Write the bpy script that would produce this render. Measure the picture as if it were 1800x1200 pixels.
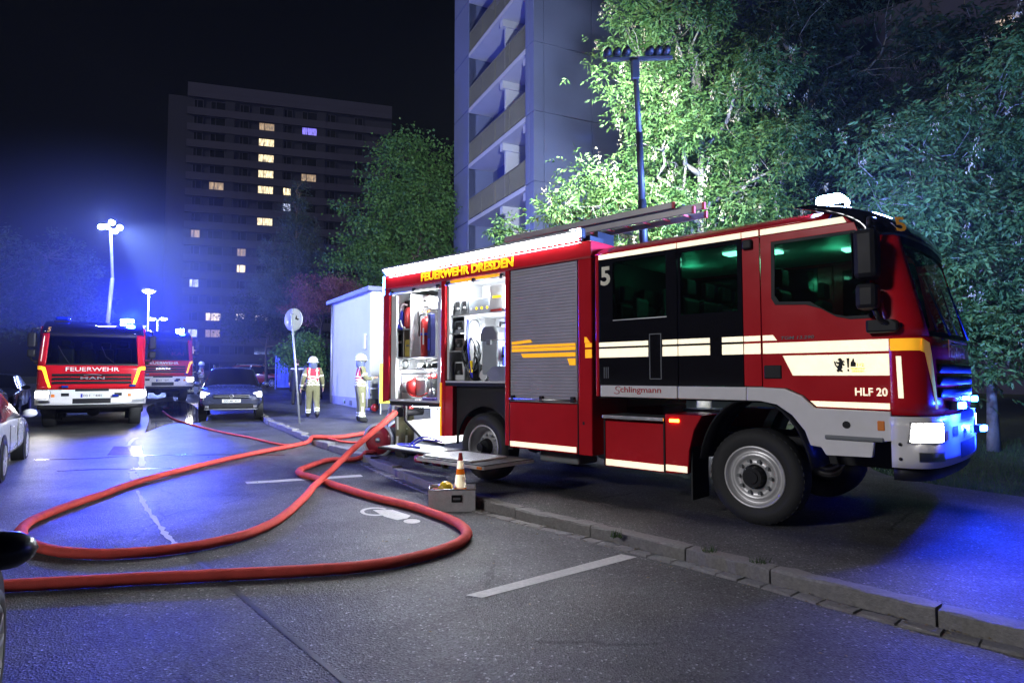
import bpy, bmesh, math, random
import numpy as np
from mathutils import Vector, Matrix, Euler
from mathutils.geometry import tessellate_polygon
R = math.radians
random.seed(7); rng = np.random.default_rng(7)
scene = bpy.context.scene
for o in list(bpy.data.objects): bpy.data.objects.remove(o)
COL = scene.collection

# ------------------------------------------------------------ camera
FPX, HORIZON, CAM_H = 1103.0, 660.0, 1.683
PITCH = math.atan((HORIZON - 600) / FPX)
cam_d = bpy.data.cameras.new('camera'); cam = bpy.data.objects.new('camera', cam_d); COL.objects.link(cam)
cam_d.sensor_width = 36; cam_d.lens = 36 * FPX / 1800; cam_d.clip_start = .05; cam_d.clip_end = 900
cam.location = (0, 0, CAM_H); cam.rotation_euler = (R(90) + PITCH, 0, 0)
scene.camera = cam

# ------------------------------------------------------------ night sky and the one sun lamp
SUN_AZ, SUN_EL, SUN_STR = (-.85, -.53), R(21), .75
w = bpy.data.worlds.new('World'); scene.world = w; w.use_nodes = True
nt = w.node_tree; bg = nt.nodes['Background']
sky = nt.nodes.new('ShaderNodeTexSky'); sky.sky_type = 'NISHITA'; sky.sun_disc = False
sky.sun_elevation = SUN_EL; sky.sun_rotation = math.atan2(SUN_AZ[0], SUN_AZ[1])
nt.links.new(sky.outputs[0], bg.inputs[0]); bg.inputs[1].default_value = .0003
sun_d = bpy.data.lights.new('sun', 'SUN'); sun = bpy.data.objects.new('sun', sun_d); COL.objects.link(sun)
sun_d.energy = SUN_STR; sun_d.angle = R(6); sun_d.color = (.97, .97, 1)
sd = Vector((SUN_AZ[0], SUN_AZ[1], math.tan(SUN_EL)))
sun.rotation_euler = sd.to_track_quat('Z', 'Y').to_euler(); sun.location = (0, 0, 30)

scene.view_settings.view_transform = 'Standard'; scene.view_settings.look = 'None'
scene.view_settings.exposure = .5; scene.view_settings.gamma = 1; scene.view_settings.use_curve_mapping = False
cy = scene.cycles
cy.max_bounces = 6; cy.diffuse_bounces = 2; cy.glossy_bounces = 3; cy.transmission_bounces = 4
cy.transparent_max_bounces = 10; cy.volume_bounces = 0; cy.sample_clamp_indirect = 4; cy.sample_clamp_direct = 0
cy.caustics_reflective = False; cy.caustics_refractive = False; cy.use_denoising = True

# ------------------------------------------------------------ layout helpers (survey of the street)
def sstep(a, b, x):
    t = min(1, max(0, (x - a) / (b - a))); return t * t * (3 - 2 * t)
def H(y):                       # the street climbs gently away from the camera
    return .25 * sstep(10, 17, y) + .018 * min(45, max(0, y - 17))
def ray(u, v):
    a = (u - 900) / FPX; b = (600 - v) / FPX
    return Vector((a, math.cos(PITCH) - b * math.sin(PITCH), math.sin(PITCH) + b * math.cos(PITCH)))
def at(u, v, Y):                # survey point seen at (u,v) at distance Y
    r = ray(u, v); k = Y / r.y; return Vector((r.x * k, Y, CAM_H + r.z * k))
KERB = [(9.5, -3.2), (6.2, .55), (3.16, 3.97), (2.56, 4.58), (1.71, 5.65), (.61, 6.86), (-.43, 8.01), (-1.45, 9.75), (-2.75, 11.95),
        (-4.55, 14.2), (-7.1, 18.3), (-11.2, 26.5), (-16, 36), (-27, 58)]
def kerb_x(y):
    for (x0, y0), (x1, y1) in zip(KERB, KERB[1:]):
        if y0 <= y <= y1: return x0 + (x1 - x0) * (y - y0) / (y1 - y0)
    return KERB[0][0] if y < KERB[0][1] else KERB[-1][0]
def gz(x, y): return H(y) + (.12 if x > kerb_x(y) else 0)
def gp(u, v, lift=0, pave=None):  # ground point seen at (u,v)
    z = 0
    for _ in range(30):
        r = ray(u, v); k = (z - CAM_H) / r.z; p = Vector((r.x * k, r.y * k, z))
        zt = (gz(p.x, p.y) if pave is None else H(p.y) + (.12 if pave else 0)) + lift
        z = z + (zt - z) * .6
    return Vector((r.x * k, r.y * k, zt))

# ------------------------------------------------------------ materials
MATS = {}
def nodes(m):
    m.use_nodes = True; n = m.node_tree.nodes; l = m.node_tree.links
    return n, l, n['Principled BSDF']
def mat(name, col, rough=.5, metal=0, var=.12, scale=6, bump=0, bscale=60, coat=0, spec=.5, rvar=.1, trans=0):
    if name in MATS: return MATS[name]
    m = bpy.data.materials.new(name); n, l, p = nodes(m)
    tc = n.new('ShaderNodeTexCoord'); nz = n.new('ShaderNodeTexNoise'); nz.inputs['Scale'].default_value = scale
    nz.inputs['Detail'].default_value = 5; l.new(tc.outputs['Object'], nz.inputs['Vector'])
    mr = n.new('ShaderNodeMapRange'); mr.inputs['To Min'].default_value = 1 - var * 1.6; mr.inputs['To Max'].default_value = 1 + var * 1.6
    l.new(nz.outputs[0], mr.inputs['Value'])
    mx = n.new('ShaderNodeVectorMath'); mx.operation = 'SCALE'; mx.inputs[0].default_value = col[:3]
    l.new(mr.outputs[0], mx.inputs['Scale']); l.new(mx.outputs[0], p.inputs['Base Color'])
    r2 = n.new('ShaderNodeMapRange'); r2.inputs['To Min'].default_value = max(.02, rough - rvar); r2.inputs['To Max'].default_value = min(1, rough + rvar)
    l.new(nz.outputs[0], r2.inputs['Value']); l.new(r2.outputs[0], p.inputs['Roughness'])
    p.inputs['Metallic'].default_value = metal; p.inputs['Coat Weight'].default_value = coat; p.inputs['Coat Roughness'].default_value = .08
    p.inputs['Specular IOR Level'].default_value = spec; p.inputs['Transmission Weight'].default_value = trans
    if bump:
        n2 = n.new('ShaderNodeTexNoise'); n2.inputs['Scale'].default_value = bscale; n2.inputs['Detail'].default_value = 3
        l.new(tc.outputs['Object'], n2.inputs['Vector'])
        b = n.new('ShaderNodeBump'); b.inputs['Strength'].default_value = bump; b.inputs['Distance'].default_value = .01
        l.new(n2.outputs[0], b.inputs['Height']); l.new(b.outputs[0], p.inputs['Normal'])
    MATS[name] = m; return m
def emis(name, col, s):
    if name in MATS: return MATS[name]
    m = bpy.data.materials.new(name); n, l, p = nodes(m)
    p.inputs['Base Color'].default_value = (.6, .6, .6, 1)
    p.inputs['Emission Color'].default_value = (*col, 1); p.inputs['Emission Strength'].default_value = s
    MATS[name] = m; return m
def retro(name, col):          # reflective sheeting: the glare it throws back is put into its bright diffuse colour
    if name in MATS: return MATS[name]
    m = bpy.data.materials.new(name); m.use_nodes = True; n = m.node_tree.nodes; l = m.node_tree.links
    n.clear(); out = n.new('ShaderNodeOutputMaterial'); d = n.new('ShaderNodeBsdfDiffuse')
    tc = n.new('ShaderNodeTexCoord'); v = n.new('ShaderNodeTexNoise'); v.inputs['Scale'].default_value = 14; l.new(tc.outputs['Object'], v.inputs[0])
    mr = n.new('ShaderNodeMapRange'); mr.inputs['To Min'].default_value = .88; mr.inputs['To Max'].default_value = 1.12; l.new(v.outputs[0], mr.inputs[0])
    sc = n.new('ShaderNodeVectorMath'); sc.operation = 'SCALE'; sc.inputs[0].default_value = col; l.new(mr.outputs[0], sc.inputs['Scale'])
    l.new(sc.outputs[0], d.inputs[0]); l.new(d.outputs[0], out.inputs[0]); MATS[name] = m; return m
def glass(name, tint, refl=.06, rough=.02):
    if name in MATS: return MATS[name]
    m = bpy.data.materials.new(name); m.use_nodes = True; n = m.node_tree.nodes; l = m.node_tree.links
    n.clear(); out = n.new('ShaderNodeOutputMaterial'); t = n.new('ShaderNodeBsdfTransparent'); t.inputs[0].default_value = (*tint, 1)
    g = n.new('ShaderNodeBsdfGlossy'); g.inputs['Roughness'].default_value = rough; mx = n.new('ShaderNodeMixShader')
    fr = n.new('ShaderNodeFresnel'); fr.inputs[0].default_value = 1.5; ad = n.new('ShaderNodeMath'); ad.operation = 'ADD'; ad.inputs[1].default_value = refl - .04
    ad.use_clamp = True
    l.new(fr.outputs[0], ad.inputs[0]); l.new(ad.outputs[0], mx.inputs[0]); l.new(t.outputs[0], mx.inputs[1]); l.new(g.outputs[0], mx.inputs[2])
    l.new(mx.outputs[0], out.inputs[0]); MATS[name] = m; return m
def leafmat(name, c1, c2):
    if name in MATS: return MATS[name]
    m = bpy.data.materials.new(name); n, l, p = nodes(m)
    tc = n.new('ShaderNodeTexCoord'); nz = n.new('ShaderNodeTexNoise'); nz.inputs['Scale'].default_value = 2.2; nz.inputs['Detail'].default_value = 6
    l.new(tc.outputs['Object'], nz.inputs[0]); cr = n.new('ShaderNodeValToRGB'); cr.color_ramp.elements[0].position = .35; cr.color_ramp.elements[1].position = .65
    cr.color_ramp.elements[0].color = (*c1, 1); cr.color_ramp.elements[1].color = (*c2, 1)
    l.new(nz.outputs[0], cr.inputs[0]); l.new(cr.outputs[0], p.inputs['Base Color']); p.inputs['Roughness'].default_value = .55
    p.inputs['Specular IOR Level'].default_value = .3
    out = n['Material Output']; tr = n.new('ShaderNodeBsdfTranslucent'); l.new(cr.outputs[0], tr.inputs[0]); mx = n.new('ShaderNodeMixShader'); mx.inputs[0].default_value = .28
    l.new(p.outputs[0], mx.inputs[1]); l.new(tr.outputs[0], mx.inputs[2]); l.new(mx.outputs[0], out.inputs[0])
    MATS[name] = m; return m

RED = mat('red_paint', (.56, .010, .018), .24, var=.11, scale=2.5, coat=.25, rvar=.10, spec=.3, bump=.035, bscale=2.2)
REDM = mat('red_metal', (.42, .02, .02), .4, var=.1, coat=.2)
WHITE = mat('white_paint', (.78, .76, .77), .4, var=.06, coat=.2)
OFFW = mat('offwhite', (.72, .73, .75), .5, var=.05)
BLACK = mat('black_plastic', (.012, .012, .014), .5, var=.2, spec=.25)
GLOSSB = mat('gloss_black', (.008, .008, .012), .07, var=.1, rvar=.03, coat=.5)
RUBBER = mat('rubber', (.02, .02, .021), .75, var=.25, bump=.2)
ALU = mat('aluminium', (.55, .56, .58), .35, 1, var=.08, bump=.05)
ALUP = mat('painted_alu', (.60, .61, .63), .4, .3, var=.07)
SILV = mat('silver_rim', (.58, .57, .58), .36, .45, var=.12)
STEEL = mat('galvanised_steel', (.38, .40, .43), .45, .7, var=.2, scale=9)
SHUT = mat('shutter_grey', (.42, .40, .46), .42, .25, var=.06)
GREYP = mat('grey_plastic', (.17, .18, .19), .5, var=.1)
LGREY = mat('light_grey_plastic', (.33, .38, .44), .45, var=.06)
BLUEW = mat('blue_webbing', (.02, .03, .45), .7, var=.15)
ORANGE = mat('orange_plastic', (.8, .22, .02), .45)
YELLOW = None
RW = retro('retro_white', (4.2, 3.7, 2.5)); RY = retro('retro_yellow', (3.6, 1.6, .08)); YELLOW = retro('yellow_letters', (3.0, 1.9, .05))
HOSE = mat('hose_red', (.62, .075, .06), .75, var=.2, scale=9, bump=.5, bscale=160, spec=.25)
GLASS = glass('window_glass', (.35, .42, .40), .07)
DARKGLASS = glass('tinted_glass', (.34, .42, .40), .06)
CARGLASS = glass('car_glass', (.08, .09, .10), .09)
E_WHITE = emis('led_white', (.92, .95, 1), 165)
E_FLOOD = emis('flood_white', (.75, .86, 1), 260)
E_STREET = emis('street_white', (.72, .82, 1), 120)
E_HEAD = emis('headlight_white', (1, .96, .9), 55)
E_BLUE = emis('blue_flash', (.02, .16, 1), 90)
E_BLUEW = emis('blue_white_flash', (.30, .55, 1), 150)
E_AMBER = emis('amber_marker', (1, .33, .02), 9)
E_GREEN = emis('green_cab_lamp', (.25, 1, .65), 14)
E_COMP = emis('compartment_led', (.90, .95, 1), 60)

# ------------------------------------------------------------ mesh builder
class MB:
    def __init__(s): s.v = []; s.f = []; s.sm = []
    def add(s, vs, fs, sm=False):
        o = len(s.v); s.v += [tuple(v) for v in vs]; s.f += [tuple(i + o for i in f) for f in fs]; s.sm += [sm] * len(fs); return s
    def box(s, x0, x1, y0, y1, z0, z1):
        vs = [(x, y, z) for z in (z0, z1) for y in (y0, y1) for x in (x0, x1)]
        return s.add(vs, [(0, 2, 3, 1), (4, 5, 7, 6), (0, 1, 5, 4), (2, 6, 7, 3), (0, 4, 6, 2), (1, 3, 7, 5)])
    def obox(s, c, size, rot=(0, 0, 0)):
        M = Euler(rot).to_matrix(); c = Vector(c); h = [a / 2 for a in size]
        vs = [c + M @ Vector((x * h[0], y * h[1], z * h[2])) for z in (-1, 1) for y in (-1, 1) for x in (-1, 1)]
        return s.add(vs, [(0, 2, 3, 1), (4, 5, 7, 6), (0, 1, 5, 4), (2, 6, 7, 3), (0, 4, 6, 2), (1, 3, 7, 5)])
    def prism(s, poly, axis, a, b, hole=None):
        def P(q, t): return {'x': (t, q[0], q[1]), 'y': (q[0], t, q[1]), 'z': (q[0], q[1], t)}[axis]
        loops = [poly] + ([hole] if hole else [])
        flat = [q for lp in loops for q in lp]; n = len(flat)
        tri = tessellate_polygon([[Vector((q[0], q[1], 0)) for q in lp] for lp in loops])
        vs = [P(q, a) for q in flat] + [P(q, b) for q in flat]
        fs = [t for t in tri] + [tuple(i + n for i in reversed(t)) for t in tri]
        k = 0
        for lp in loops:
            m = len(lp)
            for i in range(m): fs.append((k + i, k + (i + 1) % m, n + k + (i + 1) % m, n + k + i))
            k += m
        return s.add(vs, fs)
    def tube(s, pts, r, n=8, closed=False, flat=1.0, cap=True):
        pts = [Vector(p) for p in pts]; m = len(pts); rs = r if isinstance(r, (list, tuple)) else [r] * m
        vs = []; up = None
        for i, p in enumerate(pts):
            if closed: d = pts[(i + 1) % m] - pts[i - 1]
            else: d = pts[min(i + 1, m - 1)] - pts[max(i - 1, 0)]
            if d.length < 1e-9: d = Vector((0, 0, 1))
            d.normalize()
            ref = Vector((0, 0, 1)) if abs(d.z) < .93 else Vector((1, 0, 0))
            if up is not None and flat == 1.0: ref = up
            a = d.cross(ref)
            if a.length < 1e-6: a = d.cross(Vector((0, 1, 0)))
            a.normalize(); b = a.cross(d).normalized(); up = b
            for k in range(n):
                t = 2 * math.pi * k / n; vs.append(p + a * math.cos(t) * rs[i] + b * math.sin(t) * rs[i] * flat)
        fs = []
        for i in range(m if closed else m - 1):
            j = (i + 1) % m
            for k in range(n): fs.append((i * n + k, i * n + (k + 1) % n, j * n + (k + 1) % n, j * n + k))
        s.add(vs, fs, True)
        if cap and not closed:
            o = len(s.v) - len(vs); s.f += [tuple(o + k for k in reversed(range(n))), tuple(o + (m - 1) * n + k for k in range(n))]; s.sm += [False, False]
        return s
    def bar(s, p, q, wd, ht=None):
        p = Vector(p); q = Vector(q); d = (q - p).normalized(); ht = ht or wd
        ref = Vector((0, 0, 1)) if abs(d.z) < .95 else Vector((1, 0, 0))
        a = d.cross(ref).normalized() * wd / 2; b = a.cross(d).normalized() * ht / 2
        vs = [e + i * a + j * b for e in (p, q) for i, j in ((-1, -1), (1, -1), (1, 1), (-1, 1))]
        return s.add(vs, [(0, 1, 2, 3), (7, 6, 5, 4), (0, 4, 5, 1), (1, 5, 6, 2), (2, 6, 7, 3), (3, 7, 4, 0)])
    def lathe(s, prof, c=(0, 0, 0), axis='z', n=24, smooth=True):
        vs = []; c = Vector(c)
        for (r, h) in prof:
            for k in range(n):
                t = 2 * math.pi * k / n; a, b = r * math.cos(t), r * math.sin(t)
                vs.append(c + Vector({'z': (a, b, h), 'y': (a, h, b), 'x': (h, a, b)}[axis]))
        fs = [(i * n + k, i * n + (k + 1) % n, (i + 1) * n + (k + 1) % n, (i + 1) * n + k) for i in range(len(prof) - 1) for k in range(n)]
        return s.add(vs, fs, smooth)
    def cyl(s, c, r, h, axis='z', n=16, r2=None):
        r2 = r if r2 is None else r2
        s.lathe([(0.0001, 0), (r, 0)], c, axis, n, False); s.lathe([(r, 0), (r2, h)], c, axis, n); return s.lathe([(r2, h), (0.0001, h)], c, axis, n, False)
    def ball(s, c, r, sc=(1, 1, 1), n=12):
        m = max(4, n // 2); c = Vector(c); vs = []
        for i in range(m + 1):
            ph = math.pi * i / m
            for k in range(n):
                t = 2 * math.pi * k / n
                vs.append(c + Vector((r * sc[0] * math.sin(ph) * math.cos(t), r * sc[1] * math.sin(ph) * math.sin(t), r * sc[2] * math.cos(ph))))
        return s.add(vs, [(i * n + k, (i + 1) * n + k, (i + 1) * n + (k + 1) % n, i * n + (k + 1) % n) for i in range(m) for k in range(n)], True)
    def grid(s, fn, nu, nv, smooth=True):
        vs = [fn(i / nu, j / nv) for i in range(nu + 1) for j in range(nv + 1)]
        return s.add(vs, [(i * (nv + 1) + j, (i + 1) * (nv + 1) + j, (i + 1) * (nv + 1) + j + 1, i * (nv + 1) + j + 1) for i in range(nu) for j in range(nv)], smooth)
    def mesh(s, name):
        me = bpy.data.meshes.new(name); me.from_pydata(s.v, [], s.f)
        me.polygons.foreach_set('use_smooth', s.sm); me.update(); return me
    def build(s, name, m, parent=None, bevel=0, solid=0, fix=True, loc=None, rot=None):
        me = s.mesh(name)
        if fix:
            bm = bmesh.new(); bm.from_mesh(me); bmesh.ops.recalc_face_normals(bm, faces=bm.faces); bm.to_mesh(me); bm.free()
        return link(name, me, m, parent, bevel, solid, loc, rot)
def link(name, me, m, parent=None, bevel=0, solid=0, loc=None, rot=None):
    o = bpy.data.objects.new(name, me); COL.objects.link(o)
    if m is not None and not me.materials:
        for x in (m if isinstance(m, (list, tuple)) else [m]): me.materials.append(x)
    if parent: o.parent = parent
    if loc is not None: o.location = loc
    if rot is not None: o.rotation_euler = rot
    if solid: q = o.modifiers.new('s', 'SOLIDIFY'); q.thickness = solid; q.offset = 0
    if bevel:
        q = o.modifiers.new('b', 'BEVEL'); q.width = bevel; q.segments = 2; q.limit_method = 'ANGLE'; q.angle_limit = R(40); q.use_clamp_overlap = True
    return o
def tag(o, label=None, cat=None, group=None, kind=None):
    if label: o['label'] = label
    if cat: o['category'] = cat
    if group: o['group'] = group
    if kind: o['kind'] = kind
    return o
def thing(name, label, cat, loc=(0, 0, 0), rz=0, group=None):
    o = bpy.data.objects.new(name, None); COL.objects.link(o); o.location = loc; o.rotation_euler = (0, 0, rz); o.empty_display_size = .2
    return tag(o, label, cat, group)
def copy_tree(o, parent=None):
    c = o.copy(); COL.objects.link(c); c.parent = parent
    for ch in list(o.children): copy_tree(ch, c)
    return c
def lamp(name, kind, loc, energy, col, parent=None, size=.1, rot=None, spot=None, blend=.4, sizey=None, aim=None):
    d = bpy.data.lights.new(name, kind); d.energy = energy; d.color = col
    if kind == 'AREA':
        d.size = size
        if sizey: d.shape = 'RECTANGLE'; d.size_y = sizey
    else: d.shadow_soft_size = size
    if spot: d.spot_size = spot; d.spot_blend = blend
    o = bpy.data.objects.new(name, d); COL.objects.link(o); o.location = loc
    if aim is not None: o.rotation_euler = (-Vector(aim)).to_track_quat('Z', 'Y').to_euler()
    if rot: o.rotation_euler = rot
    if parent: o.parent = parent
    return o
def text(name, s, m, parent, origin, width=None, height=.1, rot=(R(90), 0, 0), bold=.0, shear=0, thick=.004, space=1):
    cu = bpy.data.curves.new('t', 'FONT'); cu.body = s; cu.extrude = thick / 2; cu.offset = bold; cu.shear = shear; cu.space_character = space; cu.resolution_u = 3
    o = bpy.data.objects.new('t', cu); COL.objects.link(o); bpy.context.view_layer.update()
    me = bpy.data.meshes.new_from_object(o.evaluated_get(bpy.context.evaluated_depsgraph_get())); bpy.data.objects.remove(o)
    co = np.empty(len(me.vertices) * 3); me.vertices.foreach_get('co', co); co = co.reshape(-1, 3)
    x0, y0 = co[:, 0].min(), co[:, 1].min(); hx, hy = np.ptp(co[:, 0]), np.ptp(co[:, 1])
    ky = height / hy; kx = (width / hx) if width else ky
    co[:, 0] = (co[:, 0] - x0) * kx; co[:, 1] = (co[:, 1] - y0) * ky
    me.vertices.foreach_set('co', co.ravel()); me.name = name; me.materials.clear(); me.update()
    return link(name, me, m, parent, loc=origin, rot=rot)
def smooth_path(pts, n=6):
    pts = [Vector(p) for p in pts]; out = []
    P = [pts[0] * 2 - pts[1]] + pts + [pts[-1] * 2 - pts[-2]]
    for i in range(1, len(P) - 2):
        for k in range(n):
            t = k / n; a, b, c, d = P[i - 1], P[i], P[i + 1], P[i + 2]
            out.append(.5 * ((2 * b) + (c - a) * t + (2 * a - 5 * b + 4 * c - d) * t * t + (3 * b - a - 3 * c + d) * t ** 3))
    out.append(pts[-1]); return out
# ============================================================ SETTING
def asphalt(name, c, wet, lowc=.6):
    m = bpy.data.materials.new(name); n, l, p = nodes(m)
    tc = n.new('ShaderNodeTexCoord')
    def noise(s, d=4, src='Object'):
        q = n.new('ShaderNodeTexNoise'); q.inputs['Scale'].default_value = s; q.inputs['Detail'].default_value = d; l.new(tc.outputs[src], q.inputs['Vector']); return q
    def ramp(i, a, b, c0, c1):
        q = n.new('ShaderNodeMapRange'); q.inputs['From Min'].default_value = a; q.inputs['From Max'].default_value = b; q.inputs['To Min'].default_value = c0; q.inputs['To Max'].default_value = c1
        l.new(i, q.inputs['Value']); return q.outputs[0]
    big = noise(.45, 5); fine = noise(70, 3); vo = n.new('ShaderNodeTexVoronoi'); vo.inputs['Scale'].default_value = 75; l.new(tc.outputs['Object'], vo.inputs['Vector'])
    sep = n.new('ShaderNodeSeparateColor'); l.new(vo.outputs['Color'], sep.inputs[0])
    g = ramp(big.outputs[0], .3, .7, .62, 1.38); st = ramp(sep.outputs[0], 0, 1, .55, 1.4); sp = ramp(sep.outputs[1], .965, .97, 1, 3.2)
    def mul(a, b):
        q = n.new('ShaderNodeMath'); q.operation = 'MULTIPLY'; l.new(a, q.inputs[0]); l.new(b, q.inputs[1]); return q.outputs[0]
    st2 = noise(1.7, 6); k = mul(mul(mul(g, st), sp), ramp(st2.outputs[0], .36, .64, .68, 1.28))
    vc = n.new('ShaderNodeTexVoronoi'); vc.feature = 'DISTANCE_TO_EDGE'; vc.inputs['Scale'].default_value = .42; wp = noise(2.5, 4); wv = n.new('ShaderNodeMixRGB'); wv.blend_type = 'ADD'; wv.inputs[0].default_value = .28; l.new(tc.outputs['Object'], wv.inputs[1]); l.new(wp.outputs['Color'], wv.inputs[2]); l.new(wv.outputs[0], vc.inputs['Vector'])
    cm = noise(.33, 2); ck = n.new('ShaderNodeMath'); ck.operation = 'ADD'; l.new(vc.outputs['Distance'], ck.inputs[0]); l.new(ramp(cm.outputs[0], .48, .56, .05, 0), ck.inputs[1]); k = mul(k, ramp(ck.outputs[0], .004, .009, .35, 1))
    v = n.new('ShaderNodeVectorMath'); v.operation = 'SCALE'; v.inputs[0].default_value = c; l.new(k, v.inputs['Scale']); l.new(v.outputs[0], p.inputs['Base Color'])
    sx = n.new('ShaderNodeSeparateXYZ'); l.new(tc.outputs['Object'], sx.inputs[0])
    wm = noise(.28, 4); add = n.new('ShaderNodeMath'); add.operation = 'ADD'
    l.new(wm.outputs[0], add.inputs[0]); l.new(ramp(sx.outputs[0], -1.5, -7, -.12, .16), add.inputs[1])
    ro = ramp(add.outputs[0], .42, .62, .62, wet); ad2 = n.new('ShaderNodeMath'); ad2.operation = 'MULTIPLY_ADD'
    l.new(ramp(sep.outputs[2], 0, 1, .8, 1.25), ad2.inputs[0]); l.new(ro, ad2.inputs[1]); ad2.inputs[2].default_value = 0; l.new(ad2.outputs[0], p.inputs['Roughness'])
    b1 = n.new('ShaderNodeBump'); b1.inputs['Strength'].default_value = .75; b1.inputs['Distance'].default_value = .006
    hs = n.new('ShaderNodeMath'); hs.operation = 'ADD'; l.new(vo.outputs['Distance'], hs.inputs[0]); l.new(fine.outputs[0], hs.inputs[1])
    l.new(hs.outputs[0], b1.inputs['Height']); l.new(b1.outputs[0], p.inputs['Normal'])
    return m
M_ROAD = asphalt('asphalt', (.066, .066, .068), .40); M_PAVE = asphalt('pavement_asphalt', (.074, .072, .072), .42)
M_SOIL = mat('soil_grass', (.035, .05, .018), .9, var=.5, scale=3, bump=.8, bscale=25)
M_MARK = mat('road_paint', (.50, .49, .46), .6, var=.25, scale=30, bump=.3, bscale=150)
M_GRAN = mat('granite', (.20, .19, .185), .7, var=.3, scale=40, bump=.6, bscale=70)
M_TAR = mat('tar', (.05, .05, .056), .22, var=.2, scale=20, rvar=.08)
ys = [-8 + .5 * i for i in range(80)] + [32 + 3 * i for i in range(13)]
mb = MB(); mb.grid(lambda a, b: (-400 + 800 * a, -40 + 540 * b ** 1.8, H(-40 + 540 * b ** 1.8) - .06), 20, 80, True)
tag(mb.build('ground', M_SOIL, fix=False), kind='structure')
def strip(name, m, off0, off1, dz, nx=6, ylist=ys):
    vs = []; fs = []
    for y in ylist:
        for i in range(nx + 1):
            o0 = off0(y) if callable(off0) else off0; o1 = off1(y) if callable(off1) else off1
            x = kerb_x(y) + o0 + (o1 - o0) * i / nx; vs.append((x, y, H(y) + dz))
    k = nx + 1
    for j in range(len(ylist) - 1):
        for i in range(nx): fs.append((j * k + i, j * k + i + 1, (j + 1) * k + i + 1, (j + 1) * k + i))
    q = MB(); q.add(vs, fs, True); return tag(q.build(name, m, fix=False), kind='structure')
road = strip('road', M_ROAD, -17, .06, 0, 10)
pave = strip('pavement', M_PAVE, .17, lambda y: 7.2 + 4.5 * sstep(9, 15, y), .116)
grass_ground = strip('lawn', M_SOIL, lambda y: 7.15 + 4.5 * sstep(9, 15, y), 60, .10, 12)

# kerb stones and gutter setts
def rough_stone(L, W, T, seed, amp=.008, nx=7):
    rr = random.Random(seed); bm = bmesh.new()
    bmesh.ops.create_cube(bm, size=1); bmesh.ops.scale(bm, vec=(L, W, T), verts=bm.verts)
    es = [e for e in bm.edges if abs((e.verts[0].co - e.verts[1].co).x) > L * .5]
    bmesh.ops.bevel(bm, geom=es, offset=.012, segments=1, affect='EDGES')
    es = [e for e in bm.edges if abs((e.verts[0].co - e.verts[1].co).x) > L * .5]
    bmesh.ops.subdivide_edges(bm, edges=es, cuts=nx)
    for v in bm.verts: v.co += Vector((0, rr.uniform(-1, 1), rr.uniform(-1, 1))) * amp
    me = bpy.data.meshes.new('stone'); bm.to_mesh(me); bm.free(); me.materials.append(M_GRAN); return me
kerb = tag(bpy.data.objects.new('kerb', None), kind='structure'); COL.objects.link(kerb)
gutter = tag(bpy.data.objects.new('gutter', None), kind='structure'); COL.objects.link(gutter)
ks = [rough_stone(1.0, .17, .3, i) for i in range(5)]; gs = [rough_stone(.24, .145, .08, 20 + i, .005, 2) for i in range(5)]
def walk(poly, off, step, jit, rr):
    pts = []; 
    for (x0, y0), (x1, y1) in zip(poly, poly[1:]):
        a = Vector((x0, y0)); b = Vector((x1, y1)); n_ = max(1, int((b - a).length / .05))
        pts += [a.lerp(b, i / n_) for i in range(n_)]
    i = 0
    while i < len(pts) - 1:
        L = step * rr.uniform(1 - jit, 1 + jit); j = min(len(pts) - 1, i + max(1, int(L / .05)))
        a, b = pts[i], pts[j]; d = b - a
        if d.length > .05:
            nn = Vector((d.y, -d.x)).normalized()       # to the pavement side
            c = (a + b) / 2 + nn * off; yield c, d.length, math.atan2(d.y, d.x), rr
        i = j
rr = random.Random(3)
for c, L, an, q in walk(KERB[1:12], .085, 1.0, .22, rr):
    o = link('kerb_stone', q.choice(ks), None, kerb, loc=(c.x, c.y, H(c.y) - .028 + q.uniform(-.004, .004)), rot=(0, 0, an + q.uniform(-.012, .012)))
    o.scale = ((L - .018), 1, 1)
for c, L, an, q in walk(KERB[1:9], -.085, .25, .2, rr):
    o = link('gutter_sett', q.choice(gs), None, gutter, loc=(c.x, c.y, H(c.y) - .028 + q.uniform(-.004, .003)), rot=(0, 0, an + q.uniform(-.04, .04)))
    o.scale = ((L - .016) / .24, 1, 1)

# markings and repairs on the road
def px_sheet(name, m, polys, dz, parent=road):
    q = MB()
    for poly in polys:
        P = [gp(u, v, 0, False) for u, v in poly]; tri = tessellate_polygon([[Vector((p.x, p.y, 0)) for p in P]])
        q.add([(p.x, p.y, H(p.y) + dz) for p in P], tri)
    o = q.build(name, m, parent); 
    for f in o.data.polygons: pass
    bm = bmesh.new(); bm.from_mesh(o.data)
    for f in bm.faces:
        if f.normal.z < 0: f.normal_flip()
    bm.to_mesh(o.data); bm.free(); return o
def px_line(pts, wpx, jag=0, rr=random.Random(5)):
    P = [gp(u, v, 0, False) for u, v in pts]; P = smooth_path(P, 5); L = []; Rr = []
    for i, p in enumerate(P):
        d = (P[min(i + 1, len(P) - 1)] - P[max(i - 1, 0)]); nn = Vector((-d.y, d.x, 0)).normalized()
        w_ = wpx / 2 * (1 + jag * rr.uniform(-1, 1)); L.append(p + nn * w_ + nn * wpx * jag * rr.uniform(-.4, .4)); Rr.append(p - nn * w_)
    return L, Rr
def line_sheet(name, m, pts, wd, dz, jag=0, parent=road):
    L, Rr = px_line(pts, wd, jag); q = MB(); n_ = len(L)
    q.add([(p.x, p.y, H(p.y) + dz) for p in L + Rr], [(i, n_ + i, n_ + i + 1, i + 1) for i in range(n_ - 1)])
    return q.build(name, m, parent)
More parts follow.
